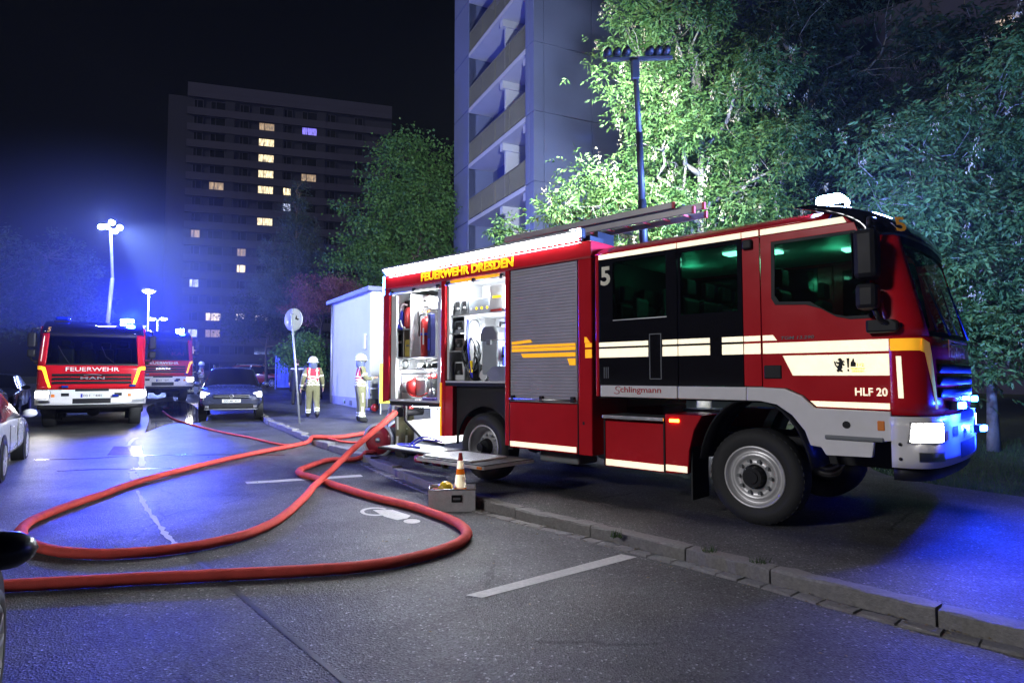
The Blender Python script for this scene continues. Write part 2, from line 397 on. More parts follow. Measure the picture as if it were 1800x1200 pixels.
px_sheet('parking_line', M_MARK, [[(819, 1046), (847, 1051), (1120, 979), (1092, 974)]], .004)
px_sheet('parking_line', M_MARK, [[(431, 847), (434, 850.5), (638, 837.5), (634, 834)]], .004)
ring = [(660 + 27 * math.cos(a), 899 + 7.5 * math.sin(a)) for a in [R(20 + 300 * i / 22) for i in range(23)]]
ring += [(660 + 20 * math.cos(a), 899 + 5.2 * math.sin(a)) for a in [R(320 - 300 * i / 22) for i in range(23)]]
px_sheet('wheelchair_symbol', M_MARK, [ring, [(655, 896), (690, 896), (722, 906), (716, 911), (698, 914), (676, 908)], [(724 + 15 * math.cos(R(30 * i)), 916 + 4 * math.sin(R(30 * i))) for i in range(12)]], .004)
line_sheet('tar_seam', mat('old_tar', (.045, .045, .05), .45, var=.25, scale=12), [(310, 955), (345, 985), (380, 1010), (430, 1052), (480, 1095), (560, 1160), (640, 1225)], .035, .004)
line_sheet('worn_centre_marking', M_MARK, [(241, 862), (250, 880), (262, 900), (278, 920), (292, 940), (308, 955)], .055, .004, .5)
line_sheet('worn_centre_marking', M_MARK, [(248, 800), (249, 812), (250, 820)], .10, .004, .3)
line_sheet('worn_centre_marking', M_MARK, [(232, 828), (235, 838), (241, 850)], .10, .004, .4)
line_sheet('worn_centre_marking', M_MARK, [(226, 783), (232, 774), (240, 769)], .08, .004, .4)
line_sheet('tar_seam', M_TAR, [(60, 808), (150, 806), (260, 800), (400, 799), (500, 800)], .05, .005, .3)
line_sheet('tar_seam', M_TAR, [(100, 828), (170, 825), (235, 824), (330, 822)], .05, .005, .3)
px_sheet('asphalt_patch', M_TAR, [[(188, 800), (250, 799), (247, 785), (200, 784)]], .003)
M_WATER = mat('puddle_water', (.02, .02, .024), .05, var=.3, scale=2, rvar=.04, bump=.06, bscale=6)
pud = [(255, 760), (300, 745), (352, 742), (350, 722), (330, 708), (285, 706), (258, 716), (262, 735)]
pud = [(p.x, p.y) for p in smooth_path([Vector((u, v, 0)) for u, v in pud + pud[:1]], 6)][:-1]
o = px_sheet('puddle', M_WATER, [pud], .005, None); tag(o, kind='structure')

# grass: lawn blades beyond the pavement
def blades(name, n_, fn, h0, h1, m, parent=None):
    V = np.zeros((n_, 3, 3)); 
    for i in range(n_):
        x, y = fn(); z = H(y) + .1; h = random.uniform(h0, h1); a = random.uniform(0, 6.28); lx, ly = random.gauss(0, .35) * h, random.gauss(0, .35) * h
        dx, dy = .006 * math.cos(a), .006 * math.sin(a)
        V[i] = ((x - dx, y - dy, z), (x + dx, y + dy, z), (x + lx, y + ly, z + h))
    me = bpy.data.meshes.new(name); me.from_pydata(V.reshape(-1, 3).tolist(), [], [(3 * i, 3 * i + 1, 3 * i + 2) for i in range(n_)]); return link(name, me, m, parent)
M_GRASS = leafmat('grass_blade', (.03, .07, .015), (.07, .13, .03))
def lawn_pt():
    while True:
        y = random.uniform(-1, 14); x = kerb_x(y) + 7.2 + 4.5 * sstep(9, 15, y) + random.uniform(0, 1) ** 1.5 * 7
        if x > -2: return x, y
tag(blades('lawn_grass', 26000, lawn_pt, .04, .13, M_GRASS), 'short dark lawn grass growing beyond the pavement', 'grass', kind='stuff')
for (u, v, lb) in [(1083, 940, 'green weed tuft sprouting from the kerb nearest the aluminium box'), (1248, 968, 'low green weed tuft on the kerb opposite the front wheel'), (1335, 988, 'larger green weed tuft on the kerb below the front bumper')]:
    p = gp(u, v, 0, True)
    def tp(p=p): a = random.uniform(0, 6.28); r = random.uniform(0, .05); return p.x + r * math.cos(a) * 1.6, p.y + r * math.sin(a)
    o = blades('weed_tuft', 46, tp, .03, .085, M_GRASS); tag(o, lb, 'weed', 'weeds in the kerb joints')
def flakes():          # dry leaves and grit washed along the kerb
    q = MB(); r_ = random.Random(11)
    for _ in range(420):
        y = r_.uniform(2.2, 13); x = kerb_x(y) - abs(r_.gauss(0, .16)) - .01 if r_.random() < .75 else kerb_x(y) - r_.uniform(0, 3.5); a = r_.uniform(0, 6.28); s = r_.uniform(.008, .022); z = H(y) + .008
        if x > kerb_x(y) - .16: z += .012
        c, d = math.cos(a) * s, math.sin(a) * s; q.add([(x - c, y - d, z), (x + d * .45, y - c * .45, z + s * .4), (x + c, y + d, z), (x - d * .45, y + c * .45, z + s * .3)], [(0, 1, 2, 3)])
    return tag(q.build('leaf_litter', mat('dry_leaf', (.22, .17, .10), .8, var=.4, scale=30), None, fix=False), 'dry leaf flakes and grit scattered along the gutter', 'leaf litter', kind='stuff')
flakes()

# ------------------------------------------------------------ near tower with balconies
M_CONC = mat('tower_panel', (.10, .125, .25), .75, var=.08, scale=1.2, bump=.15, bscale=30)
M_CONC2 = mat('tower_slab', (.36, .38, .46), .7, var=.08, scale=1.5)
M_RAIL = mat('rail_paint', (.17, .17, .15), .5, .2, var=.1)
M_DARKW = mat('dark_window', (.015, .017, .022), .08, var=.1, rvar=.03)
tow = thing('tower_block', 'blue grey concrete tower block with stacked balconies behind the fire engine', 'building', (.85, 24.0, .45), math.atan2(.425, .905))
FL = [.4 + 2.8 * k for k in range(10)]
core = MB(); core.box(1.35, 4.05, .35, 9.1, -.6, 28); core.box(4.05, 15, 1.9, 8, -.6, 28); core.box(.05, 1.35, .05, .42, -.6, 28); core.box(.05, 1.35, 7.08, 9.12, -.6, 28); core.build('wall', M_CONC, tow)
pm = {}
def panel(w_, h_, face, x, y, z):
    key = (w_, h_, face)
    if key not in pm:
        q = MB()
        if face == 'y': q.box(0, w_, -.1, .3, 0, h_)
        else: q.box(-.1, .3, 0, w_, 0, h_)
        me = q.mesh('facade_panel'); me.materials.append(M_CONC); pm[key] = me
    return link('facade_panel', pm[key], None, tow, loc=(x, y, z), bevel=.012)
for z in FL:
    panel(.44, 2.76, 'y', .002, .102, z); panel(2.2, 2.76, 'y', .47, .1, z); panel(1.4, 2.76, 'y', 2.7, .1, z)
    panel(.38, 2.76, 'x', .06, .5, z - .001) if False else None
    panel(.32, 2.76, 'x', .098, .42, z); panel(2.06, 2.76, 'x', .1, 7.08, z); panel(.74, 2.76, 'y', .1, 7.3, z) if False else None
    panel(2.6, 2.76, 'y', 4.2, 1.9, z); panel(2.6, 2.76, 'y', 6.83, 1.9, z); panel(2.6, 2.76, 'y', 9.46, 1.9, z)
slab_me = MB(); slab_me.box(.0, 1.35, .76, 7.06, -.2, 0); slab_me = slab_me.mesh('balcony_slab'); slab_me.materials.append(M_CONC2)
beam_me = MB(); beam_me.box(.12, 1.35, 0, .28, -.52, -.2); beam_me = beam_me.mesh('balcony_beam'); beam_me.materials.append(M_CONC2)
q = MB(); q.bar((.06, .78, 1.05), (.06, 7.03, 1.05), .05, .04); q.bar((.06, .78, .1), (.06, 7.03, .1), .03)
for i in range(63): q.box(.05, .07, .8 + i * .1, .83 + i * .1, .1, 1.04)
for y in (.8, 2.35, 3.9, 5.45, 7.0): q.box(.035, .085, y - .025, y + .025, 0, 1.06)
rail_me = q.mesh('railing'); rail_me.materials.append(M_RAIL)
q = MB(); q.box(.09, .1, .85, 6.98, .13, 1.0); shade_me = q.mesh('railing_screen'); shade_me.materials.append(mat('wire_screen', (.05, .05, .045), .6))
q = MB(); q.prism([(0, .02), (.9, .02), (.9, 2.15), (0, 2.15)], 'x', 1.28, 1.33); win_me = q.mesh('balcony_window'); win_me.materials.append(M_DARKW)
q = MB()
for (a, b, c, d) in ((-.05, .95, .0, 2.2),):
    q.box(1.25, 1.30, a, a + .07, c, d); q.box(1.25, 1.30, b - .07, b, c, d); q.box(1.25, 1.30, a + .07, b - .07, d - .07, d); q.box(1.25, 1.30, (a + b) / 2 - .03, (a + b) / 2 + .03, c, d - .07)
fr_me = q.mesh('frame'); fr_me.materials.append(OFFW)
q = MB(); q.box(.3, 1.345, 3.3, 3.42, 0, 2.59); part_me = q.mesh('partition'); part_me.materials.append(M_CONC2)
for z in FL:
    s_ = link('balcony_slab', slab_me, None, tow, loc=(0, 0, z)); link('railing', rail_me, None, s_)
    link('balcony_beam', beam_me, None, s_, loc=(0, 3.22, 0)); link('balcony_beam', beam_me, None, s_, loc=(0, .9, 0)); link('partition', part_me, None, tow, loc=(0, 0, z + .003))
    for yy in (1.1, 4.3): wn = link('balcony_window', win_me, None, tow, loc=(0, yy, z)); link('frame', fr_me, None, wn)

# ------------------------------------------------------------ far tower block with lit windows
M_FAR = mat('far_concrete', (.042, .040, .066), .85, var=.1, scale=.4); M_FARB = mat('far_band', (.088, .080, .12), .85, var=.1, scale=.4)
FO = Vector((-55, 104, .9)); FA = math.atan2(9.8, 32.5)
far = thing('apartment_tower', 'tall dark apartment tower with a few lit windows in the background', 'building', FO, FA)
LEN = 34.2
q = MB(); q.box(0, LEN, .35, 13, 0, 50); q.box(-4.2, 0, 6, 15, 0, 50.5); q.build('wall', M_FAR, far)
bm_ = MB(); bm_.box(0, LEN, 0, .4, 0, 1.25); band_me = bm_.mesh('spandrel'); band_me.materials.append(M_FARB)
for k in range(18): link('spandrel', band_me, None, far, loc=(0, 0, .3 + 2.8 * k + (.0 if k < 17 else .3)))
q = MB(); q.box(0, LEN, -.02, .6, 49.2, 50.6); q.build('parapet', M_FARB, far)
fd = Vector((math.cos(FA), math.sin(FA)))
def far_local(u, v):
    r = ray(u, v); nrm = Vector((-fd.y, fd.x)); k = (FO.xy.dot(nrm)) / (r.xy.dot(nrm)); p = r * k
    return (p.xy - FO.xy).dot(fd), CAM_H + p.z - FO.z
cols = [far_local(u, 400)[0] for u in (343, 378, 425, 465, 503, 541, 580, 628)]
wid = [1.5, 2.4, 1.5, 2.6, 1.4, 2.6, 1.5, 1.5]
lit = {}
def curtain(m, vary):
    n, l = m.node_tree.nodes, m.node_tree.links; p = n['Principled BSDF']; tc = n.new('ShaderNodeTexCoord'); mp_ = n.new('ShaderNodeMapping'); mp_.inputs['Scale'].default_value = (2.2, 1, .5); l.new(tc.outputs['Object'], mp_.inputs[0])
    nz = n.new('ShaderNodeTexNoise'); nz.inputs['Scale'].default_value = 2.4; nz.inputs['Detail'].default_value = 3; l.new(mp_.outputs[0], nz.inputs[0]); oi = n.new('ShaderNodeObjectInfo'); ad = n.new('ShaderNodeVectorMath'); ad.operation = 'ADD'; l.new(mp_.outputs[0], ad.inputs[0]); l.new(oi.outputs['Location'], ad.inputs[1]); l.new(ad.outputs[0], nz.inputs[0])
    mr = n.new('ShaderNodeMapRange'); mr.inputs['From Min'].default_value = .35; mr.inputs['From Max'].default_value = .65; s0 = p.inputs['Emission Strength'].default_value; mr.inputs['To Min'].default_value = s0 * (1 - vary); mr.inputs['To Max'].default_value = s0 * (1 + vary * .5); l.new(nz.outputs[0], mr.inputs[0]); l.new(mr.outputs[0], p.inputs['Emission Strength'])
E_WARM = emis('lit_window_warm', (1, .80, .45), 1.1); E_WARMD = emis('lit_window_dim', (.9, .6, .3), .35); E_COOL = emis('lit_window_cool', (.65, .72, 1), 1.0); E_BLUEW2 = emis('lit_window_violet', (.25, .2, 1), .8)
for m_ in (E_WARM, E_WARMD, E_COOL, E_BLUEW2): curtain(m_, .8)
for (u, v, mm) in [(465, 212, E_WARMD), (465, 240, E_WARM), (465, 270, E_WARM), (465, 299, E_WARM), (465, 327, E_WARM), (465, 385, E_WARM), (541, 218, E_BLUEW2), (541, 310, E_WARMD), (378, 317, E_WARMD),
                   (503, 330, E_WARM), (503, 357, E_COOL), (343, 409, E_WARMD), (425, 443, E_WARMD), (425, 472, E_WARM), (343, 499, E_COOL), (378, 559, E_WARM), (425, 559, E_WARM), (465, 559, E_WARM), (343, 590, E_COOL), (378, 585, E_WARMD), (343, 622, E_WARMD)]:
    x, z = far_local(u, v); c = min(range(8), key=lambda i: abs(cols[i] - x)); k = int(round((z - .3 - 2.0) / 2.8)); lit[(c, k)] = mm
wm = {}
for c in range(8):
    w_ = wid[c]; f_ = MB()
    f_.box(-w_ / 2, w_ / 2, 0, .1, 0, .08); f_.box(-w_ / 2, w_ / 2, 0, .1, 1.32, 1.4)
    for xx in (-w_ / 2, -w_ / 6, w_ / 2 - .09): f_.box(xx, xx + .09, .002, .098, .08, 1.32)
    fm = f_.mesh('window'); fm.materials.append(M_FARB)
    for k in range(17):
        wo = link('window', fm, None, far, loc=(cols[c], .24, .3 + 2.8 * k + 1.28))
        mm = lit.get((c, k), M_DARKW); key = (c, mm.name)
        if key not in wm:
            g_ = MB(); g_.box(-w_ / 2 + .05, w_ / 2 - .05, .04, .07, .04, 1.36); wm[key] = g_.mesh('pane'); wm[key].materials.append(mm)
        link('pane', wm[key], None, wo)
    if c in (1, 3, 5):
        q = MB(); q.box(cols[c] + w_ * .52, cols[c] + w_ * .52 + 1.4, .1, .36, .2, 48); q.build('recess_strip', M_FAR, far)

# dark building seen through the trees, upper right
rb = thing('dark_building', 'dark building behind the trees with one lit window, upper right', 'building', (26, 36, .6), R(-38))
q = MB(); q.box(-9, 9, 0, 8, 0, 24); q.build('wall', M_FAR, rb)
q = MB()
def rb_local(u, v):
    a = R(-38); dx = Vector((math.cos(a), math.sin(a))); nn = Vector((-dx.y, dx.x)); r = ray(u, v); k = Vector((26, 36)).dot(nn) / r.xy.dot(nn); p = r * k
    return (p.xy - Vector((26, 36))).dot(dx), CAM_H + p.z - .6
wx, wz = rb_local(1771, 47)
for i in range(-3, 4):
    for j in range(-4, 3):
        x = wx + i * 2.6; z = wz + j * 2.8
        if abs(x) > 8 or z < 1.5 or z > 22: continue
        f_ = MB(); f_.box(x - .62, x + .62, -.06, .02, z - .72, z + .72); wo = f_.build('window', M_FARB, rb)
        g_ = MB(); g_.box(x - .52, x + .52, -.075, -.055, z - .62, z + .62); g_.build('pane', E_WARMD if (i, j) == (0, 0) else M_DARKW, wo)

# ------------------------------------------------------------ kiosk (white flat roofed building), gate, yellow board
ka = at(652, 660, 22.2); kb = at(582, 660, 26.6); kd = (kb - ka).xy.normalized(); KL = (kb - ka).xy.length
kio = thing('garage_building', 'small white flat roofed building with bright floodlit wall behind the firefighters', 'building', (ka.x, ka.y, H(22) + .1), math.atan2(kd.y, kd.x))
M_PLAS = mat('white_plaster', (.66, .68, .70), .8, var=.06, scale=2, bump=.2, bscale=40)
q = MB(); q.box(0, KL, -4.5, 0, -.3, 4.25); q.build('wall', M_PLAS, kio)
q = MB(); q.box(-.003, KL + .02, -4.5, .025, -.3, .42); q.build('plinth', mat('plinth', (.42, .43, .46), .8), kio)
q = MB(); q.box(-.2, KL + .2, -4.7, .2, 4.25, 4.4); q.build('roof', mat('roof_edge', (.2, .22, .35), .5, .3), kio)
q = MB(); q.box(-.02, .3, .002, .05, .42, 4.2); q.build('corner_strip', M_PLAS, kio)
q = MB(); q.box(.5, .75, .0, .09, 2.2, 2.75); q.build('meter_box', OFFW, kio, bevel=.01)
q = MB(); q.box(2.1, 2.35, .02, .05, .12, .3); q.build('vent', GREYP, kio)
q = MB(); q.tube([(KL - .25, .07, .1), (KL - .25, .07, 4.2)], .04, 8); q.build('downpipe', STEEL, kio)
ga = thing('gate', 'grey metal sheet gate standing open beside the bush', 'gate', gp(508, 684, 0, True), R(100))
for i in range(5):
    q = MB(); q.box(-.02, .02, -.5 + .42 * i * .6, -.5 + .42 * i * .6 + .235, .1, 2.05); q.build('panel', STEEL, ga, bevel=.005)
for y in (-.58, .84): q = MB(); q.box(-.04, .04, y - .04, y + .04, 0, 2.2); q.build('post', STEEL, ga)
for z in (.25, 1.85): q = MB(); q.box(.02, .05, -.54, .8, z - .03, z + .03); q.build('rail', STEEL, ga)
yb = thing('yellow_board', 'yellow advertising board with black line face behind the engine rear', 'sign', at(683, 700, 20.5).xy.to_3d() + Vector((0, 0, H(20.5) + .12)), R(18))
q = MB(); q.box(-.3, .3, -.03, .03, .35, 1.65); q.build('panel', mat('yellow_board', (.62, .60, .05), .5), yb, bevel=.008)
for x in (-.25, .25): q = MB(); q.box(x - .02, x + .02, .0, .04, 0, .36); q.build('leg', STEEL, yb)
q = MB(); q.tube([(.12 * math.cos(R(a)), -.035, 1.1 + .1 * math.sin(R(a))) for a in range(0, 360, 24)], .012, 6, True); q.tube([(-.08 + .02 * i, -.035, .93 - .03 * math.sin(math.pi * i / 8)) for i in range(9)], .01, 6); q.build('face_drawing', BLACK, yb)

# traffic sign seen from behind, on a leaning pole
sb = gp(527, 744, 0, True)
sg = thing('traffic_sign', 'round traffic sign seen from behind on a leaning pole', 'sign', sb, R(-24))
top = Vector((-.37, 0, 3.08)); q = MB(); q.tube([(0, 0, -.1), top * .5, top], .03, 10); q.build('pole', STEEL, sg)
cen = top * .93 + Vector((0, .05, 0)); q = MB(); q.cyl((cen.x, cen.y, cen.z), .31, .012, 'y', 40); q.lathe([(.31, -.012), (.318, -.012), (.318, .02), (.31, .02)], cen, 'y', 40); q.build('sign_disc', mat('sign_back', (.40, .43, .47), .5, .4, var=.15), sg)
q = MB(); q.bar((cen.x - .02, cen.y - .03, cen.z + .3), (cen.x + .02, cen.y - .03, cen.z - .3), .05, .03); q.build('back_rail', STEEL, sg)
for dz in (.18, -.18): q = MB(); q.box(cen.x - .05, cen.x + .05, cen.y - .1, cen.y - .012, cen.z + dz - .02, cen.z + dz + .02); q.build('clamp', STEEL, sg)
q = MB(); q.add([(cen.x + .06, cen.y - .002, cen.z + .02), (cen.x + .16, cen.y - .002, cen.z - .02), (cen.x + .22, cen.y - .002, cen.z + .01), (cen.x + .13, cen.y - .002, cen.z + .04), (cen.x + .12, cen.y - .002, cen.z + .12), (cen.x + .09, cen.y - .002, cen.z + .1)], [(0, 1, 2, 3), (0, 3, 4, 5)]); q.build('sticker', BLACK, sg)
q = MB(); q.box(cen.x - .24, cen.x - .16, cen.y - .004, cen.y - .001, cen.z - .1, cen.z - .02); q.build('sticker', OFFW, sg)

# street lamps
def street_lamp(u, v, Y, label, heads, energy):
    p = at(u, v, Y); base = Vector((p.x, p.y, H(Y))); hh = p.z - base.z
    t = thing('street_lamp', label, 'lamp', base, 0, 'street lamps along the road')
    q = MB(); q.tube([(0, 0, 0), (0, 0, .9), (0, 0, .92), (0, 0, hh - .15)], [.09, .085, .055, .04], 10); q.build('pole', STEEL, t)
    for s in heads:
        h_ = MB(); h_.prism([(s - .36, hh - .02), (s + .36, hh - .02), (s + .26, hh + .12), (s - .26, hh + .12)], 'y', -.16, .16)
        ho = h_.build('lamp_head', STEEL, t, bevel=.02)
        g_ = MB(); g_.ball((s, 0, hh - .03), .26, (1.15, .8, .42), 14); g_.build('lens', E_STREET, ho)
        lamp('street_light', 'POINT', (s, 0, hh - .25), energy * .6 / len(heads), (.22, .32, 1), t, .2)
        if s: q = MB(); q.bar((0, 0, hh - .12), (s, 0, hh), .05); q.build('arm', STEEL, t)
street_lamp(262, 511, 34, 'brightest single headed street lamp behind the left fire engine', (0,), 4000)
street_lamp(277, 560, 54, 'distant twin headed street lamp above the second beacon', (-.5, .5), 3000)
street_lamp(305, 584, 68, 'farthest and lowest twin headed street lamp in the street', (-.75, .75), 3000)
# ============================================================ TREES
def leaf_mesh(name, pos, dirs, length, width, m, parent, fold=.25):
    # pos, dirs: (n,3) arrays; one folded diamond leaf per row
    n_ = len(pos); d = dirs / np.linalg.norm(dirs, axis=1, keepdims=True)
    ref = rng.normal(size=(n_, 3)); ref[:, 2] += 1.2; s = np.cross(d, ref); s /= np.linalg.norm(s, axis=1, keepdims=True) + 1e-9
    up = np.cross(s, d); L = (length * rng.uniform(.65, 1.3, n_))[:, None]; W = (width * rng.uniform(.7, 1.25, n_))[:, None]
    mid = pos + d * L * .42
    V = np.stack([pos, mid + s * W / 2 + up * W * fold, pos + d * L, mid - s * W / 2 + up * W * fold], 1).reshape(-1, 3)
    me = bpy.data.meshes.new(name); me.vertices.add(4 * n_); me.vertices.foreach_set('co', V.ravel().astype(np.float32))
    idx = np.arange(n_)[:, None] * 4; T = np.concatenate([idx + [0, 1, 2], idx + [0, 2, 3]], 1).reshape(-1)
    me.loops.add(len(T)); me.loops.foreach_set('vertex_index', T.astype(np.int32)); me.polygons.add(2 * n_)
    me.polygons.foreach_set('loop_start', np.arange(2 * n_, dtype=np.int32) * 3); me.update(calc_edges=True); me.validate()
    return link(name, me, m, parent)
def clump_centres(ells, n_, shell=.55):
    out = []; wts = np.array([a * b * c for (_, (a, b, c)) in ells]); wts = wts / wts.sum()
    for _ in range(n_):
        k = rng.choice(len(ells), p=wts); c, r = ells[k]; v = rng.normal(size=3); v /= np.linalg.norm(v); t = rng.uniform(0, 1) ** (shell)
        out.append(np.array(c) + v * np.array(r) * t * rng.uniform(.85, 1.12))
    return np.array(out)
M_BARK = mat('bark', (.10, .075, .055), .85, var=.35, scale=12, bump=.8, bscale=25); M_BARKL = mat('pale_bark', (.20, .19, .16), .8, var=.3, scale=14, bump=.6, bscale=30)
def tree(name, label, base, ells, height, tr, nclump, per, leaf, m, kind='simple', bark=None, cr=.55, group=None, cat='tree', seeds=0, lean=(0, 0), shell=.5):
    bark = bark or M_BARK; t = thing(name, label, cat, base, 0, group)
    tp = [Vector((lean[0] * k * k + random.uniform(-.12, .12) * k, lean[1] * k * k + random.uniform(-.12, .12) * k, height * k)) for k in [i / 7 for i in range(8)]]
    q = MB(); q.tube(tp, [tr * (1.25 if i == 0 else 1) * (1 - .11 * i) for i in range(8)], 9)
    cs = clump_centres(ells, nclump, shell)
    nodes_ = [(tp[i], tr * .4) for i in range(2, 8)]
    for (ec, er) in ells:                       # forking limbs into every part of the crown
        for _ in range(3):
            c = Vector([ec[j] + random.uniform(-.6, .6) * er[j] for j in range(3)])
            cand = [tp[i] for i in range(2, 7) if tp[i].z < c.z * .85 + .3] or [tp[2]]; a = max(cand, key=lambda p: p.z - .35 * (p - c).length); L = (c - a).length
            pts = [a.lerp(c, t) + Vector((random.gauss(0, .07), random.gauss(0, .07), .16 * math.sin(math.pi * t) + random.gauss(0, .05))) * L * (0 if t in (0, 1) else 1) for t in [i / 7 for i in range(8)]]
            rs = [max(.012, tr * .42 * (1 - .85 * i / 7)) for i in range(8)]; q.tube(pts, rs, 6); nodes_ += [(pts[i], rs[i]) for i in range(2, 8)]
    NP = np.array([tuple(n_[0]) for n_ in nodes_])
    for c in cs:
        j = int(((NP - c) ** 2).sum(1).argmin()); a, r0 = nodes_[j]; c = Vector(c); L = (c - a).length
        pts = [a.lerp(c, t) + Vector((random.gauss(0, .1), random.gauss(0, .1), random.gauss(.04, .08))) * L * (0 if t in (0, 1) else 1) for t in (0, .3, .6, 1)]
        q.tube(pts, [min(r0 * .6, .02), .012, .008, .004], 4)
    q.build('trunk', bark, t, fix=False)
    N = nclump * per; ci = rng.integers(0, nclump, N); rad = cr * rng.uniform(.6, 1.3, nclump)
    off = rng.normal(size=(N, 3)) * np.array([.55, .55, .36]) * rad[ci][:, None]
    if kind == 'pinnate':
        o = cs[ci] + off; dr = off / (np.linalg.norm(off, axis=1, keepdims=True) + 1e-6) + rng.normal(size=(N, 3)) * .6; dr[:, 2] -= .45; dr /= np.linalg.norm(dr, axis=1, keepdims=True)
        sd = np.cross(dr, rng.normal(size=(N, 3)) * .35 + [0, 0, 1]); sd /= np.linalg.norm(sd, axis=1, keepdims=True) + 1e-9
        P = []; D = []
        for (al, sg_) in ((.06, 1), (.06, -1), (.13, 1), (.13, -1), (.19, 0)):
            P.append(o + dr * al); D.append(dr * (1 if sg_ == 0 else .55) + sd * sg_ + rng.normal(size=(N, 3)) * .22 + [0, 0, -.35])
        P = np.concatenate(P); D = np.concatenate(D)
        leaf_mesh('crown', P, D, leaf[0], leaf[1], m, t)
    elif kind == 'needle':
        D = off * 1.5 + rng.normal(size=(N, 3)) * .5 + [0, 0, .25]; leaf_mesh('crown', cs[ci] + off, D, leaf[0], leaf[1], m, t)
    else:
        D = off + rng.normal(size=(N, 3)) * .45 + [0, 0, -.25]; leaf_mesh('crown', cs[ci] + off, D, leaf[0], leaf[1], m, t)
    if seeds:
        sc = cs[rng.integers(0, nclump, seeds)] + rng.normal(size=(seeds, 3)) * .4; k = 16
        P = np.repeat(sc, k, 0) + rng.normal(size=(seeds * k, 3)) * [.035, .035, .10]; D = rng.normal(size=(seeds * k, 3)) * .35 + [0, 0, -1.2]
        leaf_mesh('seed_cluster', P, D, .06, .022, MATS['seeds'], t)
    return t
mat('seeds', (.34, .30, .20), .7, var=.2)
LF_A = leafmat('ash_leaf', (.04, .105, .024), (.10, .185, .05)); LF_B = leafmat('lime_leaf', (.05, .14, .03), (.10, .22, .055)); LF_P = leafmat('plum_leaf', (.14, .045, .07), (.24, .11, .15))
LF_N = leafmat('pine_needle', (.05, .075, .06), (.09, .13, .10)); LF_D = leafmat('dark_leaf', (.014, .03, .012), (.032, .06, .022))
B = lambda x, y: (x, y, H(y) + .1)
# box elder behind the engine: floodlit on the left, blue on the right
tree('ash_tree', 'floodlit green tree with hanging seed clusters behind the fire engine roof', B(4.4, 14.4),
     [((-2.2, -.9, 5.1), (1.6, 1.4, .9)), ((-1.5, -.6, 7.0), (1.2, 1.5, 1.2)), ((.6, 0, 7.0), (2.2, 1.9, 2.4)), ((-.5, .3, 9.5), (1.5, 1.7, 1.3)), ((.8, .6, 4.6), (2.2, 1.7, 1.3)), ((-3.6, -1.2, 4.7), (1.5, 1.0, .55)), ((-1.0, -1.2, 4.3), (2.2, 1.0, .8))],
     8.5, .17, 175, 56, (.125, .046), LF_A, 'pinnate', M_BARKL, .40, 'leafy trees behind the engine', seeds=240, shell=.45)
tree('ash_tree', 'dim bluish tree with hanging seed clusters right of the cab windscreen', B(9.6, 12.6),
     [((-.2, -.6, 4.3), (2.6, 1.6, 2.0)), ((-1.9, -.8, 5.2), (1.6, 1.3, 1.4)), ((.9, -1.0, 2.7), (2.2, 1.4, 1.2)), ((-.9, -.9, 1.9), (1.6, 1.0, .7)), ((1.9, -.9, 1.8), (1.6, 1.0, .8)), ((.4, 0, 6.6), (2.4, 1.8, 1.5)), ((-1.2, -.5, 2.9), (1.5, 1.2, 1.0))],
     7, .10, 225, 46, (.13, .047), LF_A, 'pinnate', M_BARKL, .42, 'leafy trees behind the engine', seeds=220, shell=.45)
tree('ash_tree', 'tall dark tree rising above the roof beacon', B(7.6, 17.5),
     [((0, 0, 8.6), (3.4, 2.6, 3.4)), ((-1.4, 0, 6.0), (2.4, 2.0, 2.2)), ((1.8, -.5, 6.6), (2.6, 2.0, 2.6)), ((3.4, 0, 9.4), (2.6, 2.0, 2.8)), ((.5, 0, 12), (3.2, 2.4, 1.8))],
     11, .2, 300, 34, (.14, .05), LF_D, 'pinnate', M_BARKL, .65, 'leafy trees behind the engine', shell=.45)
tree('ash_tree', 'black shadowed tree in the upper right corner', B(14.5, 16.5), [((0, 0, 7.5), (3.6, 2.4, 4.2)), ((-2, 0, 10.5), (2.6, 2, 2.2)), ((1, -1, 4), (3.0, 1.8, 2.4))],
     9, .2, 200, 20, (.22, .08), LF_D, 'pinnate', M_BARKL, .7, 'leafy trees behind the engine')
tree('lime_tree', 'green floodlit lime tree left of the near tower block', B(-5.3, 33),
     [((-.3, -.4, 11.2), (2.0, 1.8, 2.6)), ((-1.4, -.6, 8.6), (2.5, 1.9, 2.2)), ((.6, -.3, 8.4), (2.4, 1.9, 3.0)), ((-2.6, -.7, 6.9), (2.0, 1.5, 1.1)), ((.9, 0, 12.0), (1.5, 1.4, 1.8)), ((-.6, -.6, 6.2), (2.8, 1.6, 1.2))],
     11.5, .2, 260, 110, (.17, .13), LF_B, 'simple', None, .62, 'trees lining the street', shell=.4)
tree('pine_tree', 'dusky blue pine tree between the far tower and the lime tree', B(-13.2, 38),
     [((0, 0, 12.2), (.7, .7, 1.4)), ((0, 0, 10.4), (1.4, 1.3, 1.2)), ((.2, 0, 8.4), (2.3, 1.9, 1.3)), ((-.2, 0, 6.6), (2.8, 2.2, 1.2)), ((.4, 0, 5.2), (2.6, 2.0, .9))],
     12.8, .18, 230, 190, (.17, .038), LF_N, 'needle', None, .42, 'trees lining the street', shell=.5)
tree('plum_tree', 'purple leaved plum tree beside the white garage', B(-9.0, 29.5), [((.2, 0, 4.9), (1.6, 1.2, 1.1)), ((-.7, 0, 4.4), (1.1, .9, .9)), ((1.2, 0, 5.2), (1.1, .9, .7))],
     4.6, .09, 120, 90, (.07, .045), LF_P, 'simple', None, .38, 'trees lining the street', shell=.45)
